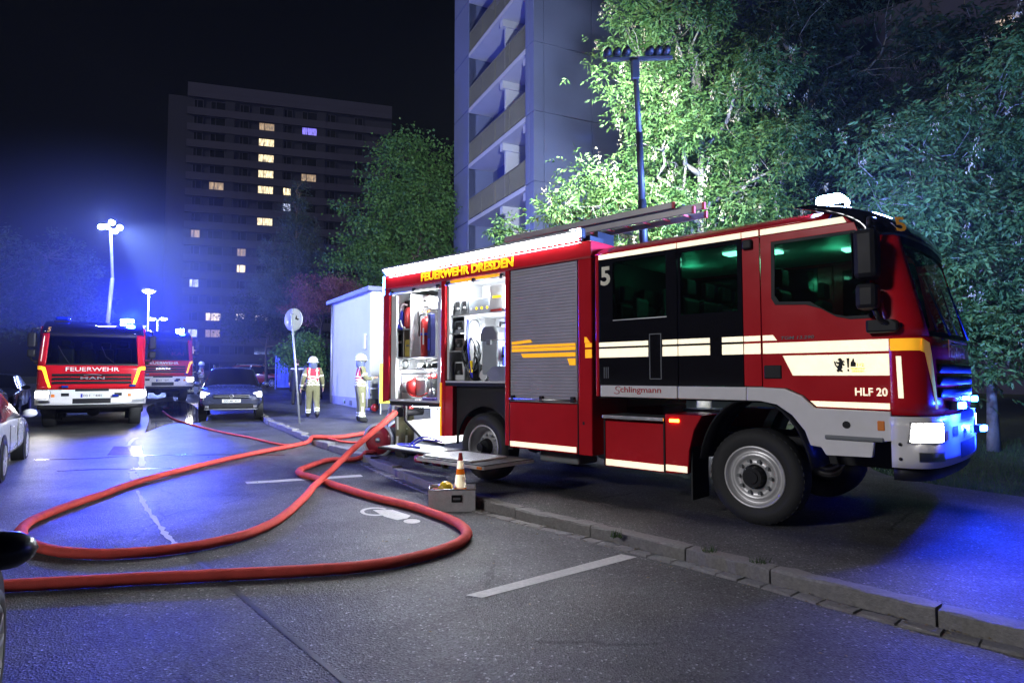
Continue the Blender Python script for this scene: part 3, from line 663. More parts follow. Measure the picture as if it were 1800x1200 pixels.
tree('bush', 'leafy bush behind the walking firefighter', B(-9.0, 27.6), [((0, 0, 2.3), (1.0, .8, .8)), ((-.8, 0, 1.9), (.8, .7, .6)), ((.7, .1, 1.7), (.7, .6, .7))],
     2.0, .05, 60, 70, (.13, .085), LF_B, 'simple', None, .34, 'shrubs by the garage', cat='bush')
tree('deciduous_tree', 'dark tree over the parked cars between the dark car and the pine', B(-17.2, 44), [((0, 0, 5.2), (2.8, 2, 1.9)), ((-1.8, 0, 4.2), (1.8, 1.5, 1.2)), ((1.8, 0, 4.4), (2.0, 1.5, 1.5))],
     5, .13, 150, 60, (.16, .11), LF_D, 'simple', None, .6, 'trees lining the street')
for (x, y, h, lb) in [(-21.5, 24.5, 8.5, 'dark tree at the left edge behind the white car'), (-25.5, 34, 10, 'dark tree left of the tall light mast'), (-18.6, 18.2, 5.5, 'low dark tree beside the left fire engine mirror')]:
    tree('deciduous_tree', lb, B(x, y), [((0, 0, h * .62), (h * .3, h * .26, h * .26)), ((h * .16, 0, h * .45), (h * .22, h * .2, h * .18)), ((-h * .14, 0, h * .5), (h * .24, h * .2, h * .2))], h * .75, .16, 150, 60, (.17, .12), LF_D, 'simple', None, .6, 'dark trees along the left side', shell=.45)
# ============================================================ FIRE ENGINES
PLAN = [(-1.25, 1.30), (-1.248, 1.40), (-1.22, 1.475), (-1.16, 1.535), (-1.05, 1.58), (-.8, 1.615), (-.4, 1.645), (0, 1.655)]
PLAN = PLAN + [(-y, x) for y, x in reversed(PLAN[:-1])]
_pl = [0]
for (a, b) in zip(PLAN, PLAN[1:]): _pl.append(_pl[-1] + math.hypot(a[0] - b[0], a[1] - b[1]))
PT = _pl[-1]
def plan(t):                        # point of the cab front outline at arc length t from the right corner
    t = max(0, min(PT - 1e-6, t))
    for i in range(len(_pl) - 1):
        if _pl[i] <= t <= _pl[i + 1]:
            k = (t - _pl[i]) / (_pl[i + 1] - _pl[i]); return PLAN[i][0] + (PLAN[i + 1][0] - PLAN[i][0]) * k, PLAN[i][1] + (PLAN[i + 1][1] - PLAN[i][1]) * k
def rake(z):
    if z <= 1.92: return 0
    if z <= 2.88: return -.22 * (z - 1.92) / .96
    return -.22 - .62 * ((z - 2.88) / .4) ** 2.3
def fp(t, z, off=0):
    y, x = plan(t); y0, x0 = plan(t - .02); y1, x1 = plan(t + .02); nx, ny = (y1 - y0), -(x1 - x0); n_ = math.hypot(nx, ny) or 1
    k = 1 - .05 * max(0, (z - 1.92)) * (1 if z < 2.88 else 1)
    return (x + rake(z) + off * nx / n_, y * (1 if z <= 1.92 else k) + off * ny / n_, z)
def front(mb, t0, t1, z0, z1, off=0, nt=16, nz=6, thick=.02):
    mb.grid(lambda a, b: fp(t0 + (t1 - t0) * a, z0 + (z1 - z0) * b, off), nt, nz); return mb
def quadpatch(mb, pts, off, n=8):
    (a, b, c, d) = pts
    def f(i, j):
        t = (a[0] * (1 - i) + b[0] * i) * (1 - j) + (d[0] * (1 - i) + c[0] * i) * j; z = (a[1] * (1 - i) + b[1] * i) * (1 - j) + (d[1] * (1 - i) + c[1] * i) * j
        return fp(t, z, off)
    mb.grid(f, n, n); return mb
def wheel(parent, x, y, r, side, rear=False):
    wl = bpy.data.objects.new('wheel', None); COL.objects.link(wl); wl.parent = parent; wl.location = (x, y, r); wl.rotation_euler = (0, 0, 0 if side < 0 else math.pi)
    W = .3; q = MB(); q.lathe([(.30, .02), (.34, .0), (.40, -.015), (r - .06, -.01), (r - .02, .015), (r, .05), (r, W - .05), (r - .03, W), (.3, W)], (0, 0, 0), 'y', 44)
    for k in range(44):
        a = 2 * math.pi * k / 44
        for yy in (.06, .19): q.obox(((r - .012) * math.cos(a), yy + .02, (r - .012) * math.sin(a)), (.022, .09, .03), (0, -a, 0))
    q.build('tyre', RUBBER, wl, fix=False)
    q = MB()
    if rear: q.lathe([(.325, .0), (.318, -.008), (.30, .0), (.288, .05), (.27, .12), (.24, .16), (.16, .18), (.14, .10), (.12, .085)], (0, 0, 0), 'y', 40)
    else: q.lathe([(.325, .0), (.318, -.012), (.302, -.005), (.285, .035), (.262, .055), (.25, .03), (.215, .015), (.205, .04), (.15, .035), (.13, .02)], (0, 0, 0), 'y', 40)
    q.build('rim', SILV, wl, fix=False)
    q = MB(); q.cyl((0, .11 if rear else .07, 0), .13, -.13 if not rear else -.1, 'y', 20, .10); q.cyl((0, -.055, 0), .065, -.02, 'y', 12); hub = q.build('hub', BLACK, wl)
    for k in range(10):
        a = 2 * math.pi * k / 10; q = MB(); q.cyl((.17 * math.cos(a), .14 if rear else .035, .17 * math.sin(a)), .019, -.045, 'y', 6); q.build('wheel_nut', STEEL if rear else GREYP, wl)
    return wl
def letters_front(s, m, parent, yc, z, width, h, off=.012, x=None):
    return text('lettering', s, m, parent, ((x if x else 1.66) + off, yc - width / 2, z), width, h, (R(90), 0, R(90)), .01)

def make_engine(label, loc, rz, main=False, plate='DD FW 4081', num='5', group='fire engines in the street', front_text=True, kai=None):
    T = thing('fire_engine', label, 'fire engine', loc, rz, group)
    b = lambda name, m, *a, **k: MB().box(*a).build(name, m, T, k.get('bevel', 0))
    # ---- chassis and wheels
    q = MB(); q.box(-6.1, 1.2, -.5, -.36, .62, .88); q.box(-6.1, 1.2, .36, .5, .62, .88)
    for x in (-5.6, -3.2, -1.2, .9): q.box(x, x + .12, -.36, .36, .66, .84)
    for x in (0, -4.1): q.tube([(x, -1.0, .5), (x, 1.0, .5)], .09, 10); q.ball((x, 0, .5), .2, n=10)
    q.build('chassis', BLACK, T)
    q = MB(); q.box(-3.2, -2.5, -.95, -.5, .35, .75); q.tube([(-2.4, -.6, .5), (-1.0, -.62, .48)], .08, 8); q.build('tank', GREYP, T, .03)
    wheel(T, 0, -1.20, .5, -1); wheel(T, 0, 1.20, .5, 1); wheel(T, -4.1, -1.20, .5, -1, True); wheel(T, -4.1, 1.20, .5, 1, True)
    # ---- rear body: open cupboards on the right side
    q = MB(); q.box(-6.6, -2.05, -.42, 1.25, 1.12, 3.1); q.box(-6.6, -2.05, -1.25, 1.25, 3.1, 3.32)
    q.box(-3.55, -2.05, .5, 1.25, .54, 1.12); q.box(-6.6, -4.75, .85, 1.25, .6, 1.12)
    q.build('body_shell', RED, T, .02)
    for (x0, x1, z0) in ((-6.6, -6.44, 1.12), (-5.04, -4.93, .6), (-3.6, -3.51, .56), (-2.27, -2.05, .54)):
        b('pillar', RED, x0, x1, -1.25, -.43, z0, 3.099, bevel=.015)
    b('roof_gutter', REDM, -6.6, -2.05, -1.262, -1.25, 3.085, 3.11)
    q = MB(); q.box(-6.55, -2.1, -1.2, -.9, 3.32, 3.40); q.box(-6.55, -2.1, .9, 1.2, 3.32, 3.40); q.box(-6.5, -6.4, -.9, .9, 3.32, 3.40)
    q.build('roof_rail', BLACK, T, .01)
    q = MB(); q.box(-6.3, -4.4, .1, .85, 3.32, 3.5); q.box(-4.1, -2.6, .35, .85, 3.32, 3.46); q.build('roof_locker', GREYP, T, .02)
    for sg in (-1, 1):       # scene light strips along both roof edges
        q = MB(); y0 = 1.262 * sg; q.prism([(y0 - .05 * sg, 3.325), (y0 - .015 * sg, 3.33), (y0 + .085 * sg, 3.43), (y0 + .085 * sg, 3.465), (y0 - .05 * sg, 3.465)], 'x', -6.56, -2.2); o = q.build('light_strip_housing', ALU, T)
        q = MB(); q.add([(-6.5, y0 - .009 * sg, 3.330), (-2.25, y0 - .009 * sg, 3.330), (-2.25, y0 + .087 * sg, 3.425), (-6.5, y0 + .087 * sg, 3.425)], [(0, 1, 2, 3)]); 
        if sg > 0: q.f = [tuple(reversed(f)) for f in q.f]
        q.build('led_strip', E_WHITE if main else OFFW, o, fix=False)
        q = MB(); q.box(-6.56, -2.2, min(y0, y0 + .083 * sg), max(y0, y0 + .083 * sg), 3.310, 3.318); q.build('shade_lip', RED, o)  # lip added to keep the light of the strip off the lettering
    if main:
        engine_body(T, b)
    else:
        for (x0, x1) in ((-6.42, -5.06), (-4.91, -3.62), (-3.49, -2.29)): shutter(T, x0, x1, 1.2, 3.06)
        b('lower_flap', RED, -3.5, -2.28, -1.25, -1.2, .54, 1.18); b('lower_flap', RED, -6.5, -5.0, -1.25, -1.2, .6, 1.18)
    # ---- crew cab
    q = MB(); q.box(-1.98, 1.2, -1.2, 1.2, 1.28, 1.34); q.box(-1.98, -1.93, -1.2, 1.2, 1.34, 3.1); q.build('cab_floor', BLACK, T)
    q = MB()
    def roofpt(a, c):
        x = -1.98 + 2.78 * a; t = math.pi * c; yy = -1.25 * math.cos(t); e = abs(math.cos(t)); z = 3.10 + .16 * (1 - e ** 5) + .02 * math.sin(t)
        return (x, yy * (1 if a < .99 else .985), z)
    q.grid(roofpt, 10, 24); q.build('cab_roof', RED, T, solid=.03)
    for sg in (-1, 1):
        y0, y1 = (-1.25, -1.2) if sg < 0 else (1.2, 1.25); yo = -1.25 if sg < 0 else 1.25
        q = MB(); q.prism([(-1.99, 1.3), (-1.94, 1.3), (-1.94, 3.03), (.98, 3.03), (1.02, 3.03), (.95, 3.10), (-1.99, 3.10)], 'y', y0, y1); q.build('cab_frame', RED, T, .012)
        q = MB(); q.prism([(-1.935, 1.45), (-.065, 1.45), (-.065, 3.028), (-1.935, 3.028)], 'y', y0 + .004 * (sg < 0), y1 - .004 * (sg > 0), None) if False else None
        q.prism([(-1.935, 1.45), (-.835, 1.45), (-.835, 3.028), (-1.935, 3.028)], 'y', y0, y1, [(-1.72, 2.26), (-.98, 2.26), (-.98, 2.985), (-1.72, 2.985)]); q.build('black_side_panel', GLOSSB, T, .006)
        q = MB(); q.prism([(-.827, 1.45), (-.065, 1.45), (-.065, 3.028), (-.827, 3.028)], 'y', y0, y1, [(-.79, 2.26), (-.12, 2.26), (-.12, 2.985), (-.79, 2.985)]); q.build('crew_door', GLOSSB, T, .006)
        for (x0, x1) in ((-1.72, -.98), (-.79, -.12)):
            q = MB(); q.box(x0, x1, yo * .985 - .006, yo * .985 + .006, 2.26, 2.985); q.build('side_window', DARKGLASS, T)
        q = MB(); q.prism([(-.06, 1.45), (.125, 1.45), (.125, 3.028), (-.06, 3.028)], 'y', y0, y1); q.build('cab_pillar', RED, T, .01)
        ywin = [(.25, 2.95), (.24, 2.36), (.28, 2.29), (.58, 2.27), (.72, 2.22), (.86, 2.13), (.98, 2.10), (1.16, 2.10), (1.20, 2.15), (1.08, 2.92), (1.04, 2.95)]
        door = [(.135, 1.445), (.135, 3.028), (1.035, 3.028), (1.09, 2.88), (1.30, 1.92), (1.30, 1.24), (.66, 1.25), (.54, 1.365), (.38, 1.436)]
        q = MB(); q.prism(door, 'y', y0, y1, ywin); d_ = q.build('cab_door', RED, T, .006)
        q = MB(); q.prism(ywin, 'y', yo * .985 - .005, yo * .985 + .005); q.build('door_window', GLASS, d_)
        fr = [(x + (.035 if x < .6 else -.035), z + (.03 if z < 2.5 else -.03)) for x, z in ywin]
        q = MB(); q.prism(ywin, 'y', y0 - .004 if sg < 0 else y1 - .01, y0 + .01 if sg < 0 else y1 + .004, fr); q.build('window_seal', BLACK, d_)
        q = MB(); q.box(.15, .33, yo - .012, yo + .012, 1.53, 1.67); q.build('door_handle', BLACK, d_, .02)
        q = MB(); q.box(.165, .31, yo * 1.0095 - .004, yo * 1.0095 + .004, 1.59, 1.655); q.build('handle_grip', GREYP, d_, .003) if False else None
        q = MB(); q.box(-1.9, -.835, yo - .03 if sg < 0 else yo - .02, yo + .02 if sg < 0 else yo + .03, 1.30, 1.443); q.build('white_sill', WHITE, T, .012)
        q = MB(); q.box(-.825, -.03, yo - .03 if sg < 0 else yo - .02, yo + .02 if sg < 0 else yo + .03, 1.30, 1.443); q.build('white_sill', WHITE, T, .012)
        arch = [(-.025, 1.443), (.12, 1.443), (.36, 1.432), (.53, 1.362), (.65, 1.245), (1.30, 1.235), (1.30, .97), (1.16, .95), (1.14, .81), (.74, .80), (.70, .87), (.60, .88), (.55, 1.02), (.43, 1.17), (.28, 1.27), (.12, 1.30), (-.025, 1.30)]
        q = MB(); q.prism(arch, 'y', yo - .035 if sg < 0 else yo - .03, yo + .03 if sg < 0 else yo + .035); fe = q.build('wheel_arch', WHITE, T, .014)
        inn = [(.60 * math.cos(R(a)) * 1.0, .5 + (.82 if a > 30 else .80) * math.sin(R(a))) for a in range(10, 171, 10)]
        q = MB(); n_ = len(inn); q.add([(x, yo * .98, z) for x, z in inn] + [(x, yo * .55, z) for x, z in inn], [(i, i + 1, n_ + i + 1, n_ + i) for i in range(n_ - 1)], True); q.build('wheel_well', BLACK, T, solid=.02)
        q = MB(); q.box(.74, 1.24, yo - .06 if sg < 0 else yo, yo if sg < 0 else yo + .06, .955, .995); q.build('step_tread', GREYP, T, .01)
        q = MB(); q.cyl((.93, yo - .037 if sg < 0 else yo + .037, 1.10), .035, -.006 * -sg, 'y', 10); q.build('filler_cap', BLACK, T)
        q = MB(); q.box(1.19, 1.25, yo - .045 if sg < 0 else yo + .03, yo - .03 if sg < 0 else yo + .045, 1.06, 1.15); q.build('side_marker', ORANGE, T, .008)
        q = MB(); q.box(-.72, -.70, -1.2 if sg < 0 else .8, -.8 if sg < 0 else 1.2, .16, .98); q.build('mud_flap', RUBBER, T)
        # lower locker between the axles
        lb_ = [(-1.86, .50), (-.72, .45), (-.72, .62), (-.70, .80), (-.64, .98), (-.56, 1.10), (-1.0, 1.10), (-1.86, 1.08)] if False else None
        q = MB(); q.prism([(-1.86, .44), (-1.03, .44), (-1.03, 1.0), (-1.86, 1.0)], 'y', yo - .0 if sg < 0 else yo - .5, yo + .5 if sg < 0 else yo); lk = q.build('lower_locker', RED, T, .012)
        q = MB(); q.prism([(-1.015, .44), (-.73, .46), (-.71, .72), (-.65, .95), (-.55, 1.12), (-1.015, 1.12)], 'y', yo - .0 if sg < 0 else yo - .5, yo + .5 if sg < 0 else yo); q.build('locker_end', RED, T, .012)
        q = MB(); q.box(-1.88, -1.02, yo - .03 if sg < 0 else yo - .45, yo + .45 if sg < 0 else yo + .03, 1.03, 1.075); q.build('locker_rail', ALU, T, .008)
        for xx in (-1.865, -1.03): q = MB(); q.box(xx, xx + .018, yo - .012 if sg < 0 else yo - .02, yo + .02 if sg < 0 else yo + .012, .45, 1.02); q.build('locker_seal', BLACK, T)
        q = MB(); q.box(-1.84, -1.035, yo - .004 if sg < 0 else yo - .002, yo + .002 if sg < 0 else yo + .004, .455, .53); q.build('reflective_stripe', RW, T)
        q = MB(); q.box(-1.005, -.735, yo - .004 if sg < 0 else yo - .002, yo + .002 if sg < 0 else yo + .004, .47, .54); q.build('reflective_stripe', RW, T)
        q = MB(); q.box(-.95, -.83, yo - .014 if sg < 0 else yo, yo if sg < 0 else yo + .014, 1.03, 1.065); q.build('marker_lamp', E_AMBER, T, .004)
        # stripes
        ya, yb = (yo - .005, yo + .001) if sg < 0 else (yo - .001, yo + .005)
        def st(name, poly, m): MB().prism(poly, 'y', ya, yb).build(name, m, T)
        R4 = lambda x0, x1, z0, z1: [(x0, z0), (x1, z0), (x1, z1), (x0, z1)]
        for (x0, x1) in ((-1.93, -1.22), (-1.03, -.835), (-.825, -.44), (-.30, -.065), (-.055, .12)):
            st('reflective_stripe', R4(x0, x1, 1.79, 1.90), RW); st('reflective_stripe', R4(x0, x1, 1.925, 1.98), RW)
        st('reflective_stripe', [(.145, 1.925), (.29, 1.925), (.25, 1.98), (.145, 1.98)], RW); st('reflective_stripe', R4(.145, 1.295, 1.79, 1.90), RW)
        st('reflective_stripe', [(.44, 1.565), (1.295, 1.565), (1.295, 1.765), (.345, 1.765)], RW); st('reflective_stripe', [(.66, 1.262), (1.29, 1.255), (1.29, 1.31), (.60, 1.315)], RW)
        for (x0, x1) in ((-1.93, -.835), (-.825, -.07)): st('reflective_stripe', R4(x0, x1, 3.035, 3.095), RW)
        st('reflective_stripe', R4(-.06, .12, 3.035, 3.095), RW); st('reflective_stripe', [(.14, 3.035), (.97, 3.035), (.94, 3.095), (.14, 3.095)], RW)
        st('reflective_stripe', R4(-2.04, -1.945, 1.79, 1.90), RY) if False else None
        # mirrors on black arms
        mr = bpy.data.objects.new('mirror', None); COL.objects.link(mr); mr.parent = T; mr.location = (1.16, yo * 1.14, 2.5)
        q = MB(); q.box(-.08, .12, -.10, .10, -.06, .40); q.build('mirror_housing', BLACK, mr, .05)
        q = MB(); q.box(-.07, .11, -.095, .095, -.34, -.10); q.build('mirror_housing', BLACK, mr, .045)
        q = MB(); q.box(-.088, -.08, -.085, .085, -.04, .38); q.build('mirror_glass', GLOSSB, mr)
        q = MB(); s_ = -1 if sg < 0 else 1; q.tube([(.05, -s_ * .17, .52), (.05, 0, .50), (.04, 0, .40)], .024, 8); q.build('mirror_arm', BLACK, mr); q = MB(); q.tube([(.06, 0, -.32), (.10, -.02 * s_, -.43), (.16, -.1 * s_, -.47), (.24, -.17 * s_, -.48)], .024, 8); q.build('mirror_arm', BLACK, mr)
        q = MB(); q.box(-.16, .1, yo - .09 if sg < 0 else yo + .01, yo - .01 if sg < 0 else yo + .09, 0, .1) if False else q.prism([(1.13, 1.955), (1.36, 1.955), (1.40, 1.98), (1.40, 2.04), (1.36, 2.075), (1.13, 2.075)], 'y', yo - .10 if sg < 0 else yo, yo if sg < 0 else yo + .10); q.build('deflector_foot', BLACK, T, .025)
        # upper mirror/awning over the side window
        q = MB(); q.prism([(.42, 2.93), (.92, 2.99), (.95, 3.02), (.80, 3.05), (.48, 3.0)], 'y', yo - .09 if sg < 0 else yo, yo if sg < 0 else yo + .09); q.build('wide_angle_mirror', BLACK, T, .02) if False else None
    # ---- cab front
    q = MB(); front(q, 0, PT, 1.205, 1.92, 0, 40, 6); q.build('front_panel', RED, T, solid=.02)
    tA = .36
    for (t0, t1) in ((0, tA), (PT - tA, PT)): q = MB(); front(q, t0, t1, 1.92, 2.9, 0, 8, 8); q.build('windscreen_pillar', RED, T, solid=.03)
    q = MB(); front(q, tA, PT - tA, 1.95, 2.86, -.012, 30, 8); q.build('windscreen', GLASS, T)
    q = MB(); front(q, tA - .02, PT - tA + .02, 1.90, 1.97, .006, 30, 2); q.build('windscreen_seal', BLACK, T); q = MB(); front(q, tA - .02, PT - tA + .02, 2.80, 2.9, .004, 30, 2); q.build('windscreen_seal', BLACK, T)
    q = MB(); front(q, 0, PT, 2.88, 3.28, .01, 40, 8); q.build('sun_visor', GLOSSB, T, solid=.03)
    q = MB(); q.prism([(PLAN[i][0] * .95, PLAN[i][1] - .95) for i in range(len(PLAN))] + [(1.2, -.2 + .9 - .95 + .05), (-1.2, -.2 + .9 - .95 + .05)], 'x', 0, .01) if False else None
    for k in range(3):
        q = MB(); tc = PT / 2; front(q, .52, PT - .52, 1.36 + .115 * k, 1.44 + .115 * k, .018, 24, 2); q.build('grille_slat', BLACK, T, solid=.02)
    q = MB(); front(q, .50, PT - .50, 1.34, 1.70, .006, 24, 3); q.build('grille', GLOSSB, T)
    q = MB(); front(q, 0, PT, .74, 1.195, .03, 44, 5)
    q.build('bumper', WHITE, T, solid=.04)
    q = MB(); front(q, .0, PT, .62, .74, -.03, 40, 2); q.build('bumper_skirt', BLACK, T, solid=.03)
    q = MB(); front(q, 1.0, PT - 1.0, .78, .93, .055, 16, 3); q.build('air_intake', BLACK, T)
    q = MB(); front(q, 1.05, PT - 1.05, 1.14, 1.22, .055, 16, 2); q.build('air_intake', BLACK, T)
    for sg in (0, 1):
        f_ = (lambda t: t) if sg == 0 else (lambda t: PT - t)
        q = MB(); quadpatch(q, [(f_(.13), .975), (f_(.46), .97), (f_(.47), 1.135), (f_(.15), 1.135)], .057); q.build('headlight', E_HEAD, T)
        q = MB(); quadpatch(q, [(f_(.11), .96), (f_(.50), .955), (f_(.51), 1.15), (f_(.13), 1.15)], .053); q.build('headlight_housing', ALU, T)
        q = MB(); quadpatch(q, [(f_(.18), .80), (f_(.50), .79), (f_(.50), .875), (f_(.18), .885)], .054); fl = q.build('fog_light', glass('lamp_glass', (.7, .72, .75), .15), T)
        q = MB(); quadpatch(q, [(f_(.52), .975), (f_(.60), .975), (f_(.60), 1.06), (f_(.52), 1.06)], .055); q.build('indicator', ORANGE, T)
        for (t_, z_) in ((.07, .82), (.07, .95)):
            p = fp(f_(t_), z_, .056); q = MB(); q.ball(p, .016, n=8); q.build('bolt', BLACK, T)
        q = MB(); quadpatch(q, [(f_(.74), 1.0), (f_(.92), 1.0), (f_(.92), 1.09), (f_(.74), 1.09)], .056); q.build('tow_eye_cover', BLACK, T)
        # yellow reflective bracket that runs from the door stripe down the corner
        q = MB(); quadpatch(q, [(f_(.005), 1.79), (f_(.30), 1.79), (f_(.26), 1.90), (f_(.005), 1.90)], .012); quadpatch(q, [(f_(.24), 1.79), (f_(.33), 1.75), (f_(.36), 1.86), (f_(.26), 1.90)], .0125)
        quadpatch(q, [(f_(.44), 1.26), (f_(.50), 1.26), (f_(.36), 1.86), (f_(.28), 1.80)], .0122); q.build('corner_bracket', RY, T)
        q = MB(); quadpatch(q, [(f_(.06), 1.36), (f_(.10), 1.36), (f_(.09), 1.74), (f_(.05), 1.74)], .012); q.build('reflective_stripe', RW, T)
        # wipers
        q = MB(); q.tube([fp(f_(.9), 1.95, .03), fp(f_(1.15 if sg else .75), 2.2, .03), fp(f_(1.25 if sg else .6), 2.5, .03)], .01, 5); q.build('wiper', BLACK, T)
        spd = lamp('headlight_beam', 'SPOT', Vector(fp(f_(.32), 1.05, .12)), 22 if not main else 30, (1, .95, .88), T, .06, None, R(80), .6, aim=(1, -.05 if sg == 0 else .05, -.10))
    q = MB(); q.box(1.69, 1.70, -.26, .26, .955, 1.07); pl = q.build('number_plate', OFFW, T, .004)
    text('lettering', plate, BLACK, pl, (1.702, -.2, .978), .42, .07, (R(90), 0, R(90)), .008)
    q = MB(); q.box(1.7005, 1.702, -.26, -.215, .957, 1.068); q.build('plate_band', BLUEW, pl)
    # radiator badge and front lettering
    if main:
        fx_ = 1.655; 
        for (ss, y0, wd, z0, hh) in (('F', -.72, .10, 1.735, .15), ('EUERWEHR', -.60, .80, 1.735, .11)):
            text('lettering', ss, ORANGE, T, (1.672, y0, z0), wd, hh, (R(90), 0, R(90)), .012)
        q = MB(); q.box(1.668, 1.674, -.72, .34, 1.885, 1.9); q.build('lettering_line', ORANGE, T)
    else:
        text('lettering', 'FEUERWEHR', mat('white_letters', (.75, .72, .7), .5), T, (1.672, -.62, 1.745), 1.24, .12, (R(90), 0, R(90)), .012)
        text('badge', 'MAN', ALU, T, (1.685, -.28, 1.50), .56, .08, (R(90), 0, R(90)), .01)
        q = MB(); q.tube([(1.685, -.2 + .05 * i, 1.62 + .03 * math.sin(math.pi * i / 8)) for i in range(9)], .012, 6); q.build('badge_arch', ALU, T)
    # roof number on the visor
    p0 = fp(.30, 2.915, .035); text('lettering', num, mat('amber_letters', (.95, .42, .03), .5), T, p0, .10, .15, (R(74), 0, R(48)), .02)
    # ---- beacons and flashers
    for (x, y, side) in ((.72, -.78, 0), (.72, .78, 1)):
        bc = bpy.data.objects.new('beacon', None); COL.objects.link(bc); bc.parent = T; bc.location = (x, y, 3.26)
        q = MB(); q.box(-.16, .16, -.2, .2, -.02, .05); q.build('beacon_base', BLACK, bc, .02)
        q = MB(); q.box(-.13, .13, -.17, .17, .05, .17); q.build('beacon_dome', (E_BLUEW if (side == 0) == main or not main and side == 1 else MATS.get('beacon_off') or mat('beacon_off', (.01, .03, .35), .15)), bc, .05)
    mb_ = Vector((.95, .40, 3.52)) if main else Vector((.86, .9, 3.52))
    lamp('beacon_light', 'POINT', mb_, BEACON_W if main else BEACON_W * (.75 if main else .55), (.16, .30, 1) if main else (.008, .03, 1), T, .12)
    for (y, z, x) in ((-.62, 1.28, 1.72), (.95, 1.30, 1.62), (.55, 1.0, 1.74)):
        if not main and y != -.62 and False: continue
        q = MB(); q.box(x, x + .05, y - .07, y + .07, z - .025, z + .035); fo = q.build('front_flasher', E_BLUE if main else MATS.get('beacon_off'), T, .012)
        q = MB(); q.box(x - .07, x, y - .08, y + .08, z - .04, z + .04); q.build('flasher_bracket', BLACK, T, .008)
        if main: lamp('flasher_light', 'POINT', (x + .10, y, z), FLASH_W, (.008, .03, 1), T, .03)
    # ---- cab interior
    for x in (-1.65, -.75, .35):
        for y in ((-.75, -.25, .25, .75) if x < 0 else (-.72, .72)):
            st_ = bpy.data.objects.new('seat', None); COL.objects.link(st_); st_.parent = T; st_.location = (x, y, 1.36)
            MB().box(-.2, .25, -.21, .21, .25, .42).build('cushion', BLACK, st_, .04); MB().box(-.26, -.14, -.2, .2, .42, 1.15).build('backrest', BLACK, st_, .05); MB().box(-.24, -.15, -.12, .12, 1.17, 1.38).build('headrest', BLACK, st_, .03)
    q = MB(); q.prism([(.95, 1.35), (1.5, 1.35), (1.5, 1.86), (1.3, 1.96), (1.05, 1.86)], 'y', -1.05, 1.05); q.build('dashboard', BLACK, T, .03)
    q = MB(); q.tube([(.88 + .08 * math.cos(a), .72 + .2 * math.sin(a), 1.98 + .14 * math.cos(a)) for a in [R(30 * i) for i in range(12)]], .014, 6, True); q.build('steering_wheel', BLACK, T)
    if main:
        q = MB(); q.box(-1.92, 1.0, -1.15, 1.15, 3.06, 3.085); q.build('headlining', OFFW, T)
        q = MB(); q.box(-.3, -.28, -1.1, 1.1, 1.35, 2.1); q.box(-.34, -.24, -1.12, -.3, 1.35, 2.3); q.build('partition', mat('pale_partition', (.35, .40, .38), .6), T)
        for (x0, x1, y0) in ((-.62, -.38, -.5), (-.25, -.05, -.25), (.52, .74, .2)):
            q = MB(); q.box(x0, x1, y0, y0 + .18, 3.035, 3.058); q.build('cab_lamp', E_GREEN, T)
        for x in (-1.35, -.45, .5): lamp('cab_light', 'POINT', (x, .1, 2.95), 3.5, (.08, 1, .5), T, .1)
        for (x, y, z, h) in ((-1.86, .3, 1.9, .9), (-1.86, -.5, 1.8, .8)):
            q = MB(); q.box(x, x + .12, y - .16, y + .16, z, z + h); q.build('hanging_gear', GREYP, T, .05)
    if kai:
        text('lettering', kai, E_AMBER if False else mat('red_letters', (.9, .10, .05), .5), T, (1.50, .35, 2.15), .5, .16, (R(90), 0, R(90)), .012)
    # ---- light mast on the roof
    return T

def shutter(T, x0, x1, z0, z1, y=-1.235):
    q = MB(); n_ = int((z1 - z0) / .042); h = (z1 - z0) / n_; vs = []; 
    for i in range(n_):
        za = z0 + h * i
        vs += [(za, y), (za + h * .12, y - .007), (za + h * .80, y - .007), (za + h * .92, y)]
    vs.append((z1, y)); V = [(x0, yy, z) for z, yy in vs] + [(x1, yy, z) for z, yy in vs]; m_ = len(vs)
    q.add(V, [(i, i + 1, m_ + i + 1, m_ + i) for i in range(m_ - 1)]); q.box(x0, x1, y + .004, y + .03, z0, z1)
    o = q.build('roller_shutter', SHUT, T, fix=False)
    q = MB(); q.tube([(x0 + .01, y - .035, z0 + .035), (x1 - .01, y - .035, z0 + .035)], .016, 8); q.box(x0, x1, y - .018, y - .008, z0, z0 + .02); q.build('shutter_bar', ALU, o)
    for k in range(3):
        xx = x0 + .06 + (x1 - x0 - .12) * k / 2; q = MB(); q.box(xx - .03, xx + .03, y - .05, y - .008, z0 + .01, z0 + .085); q.build('bar_bracket', BLACK, o, .006)
    return o
BEACON_W, FLASH_W, HAZE_D = 4500, 115, .00018
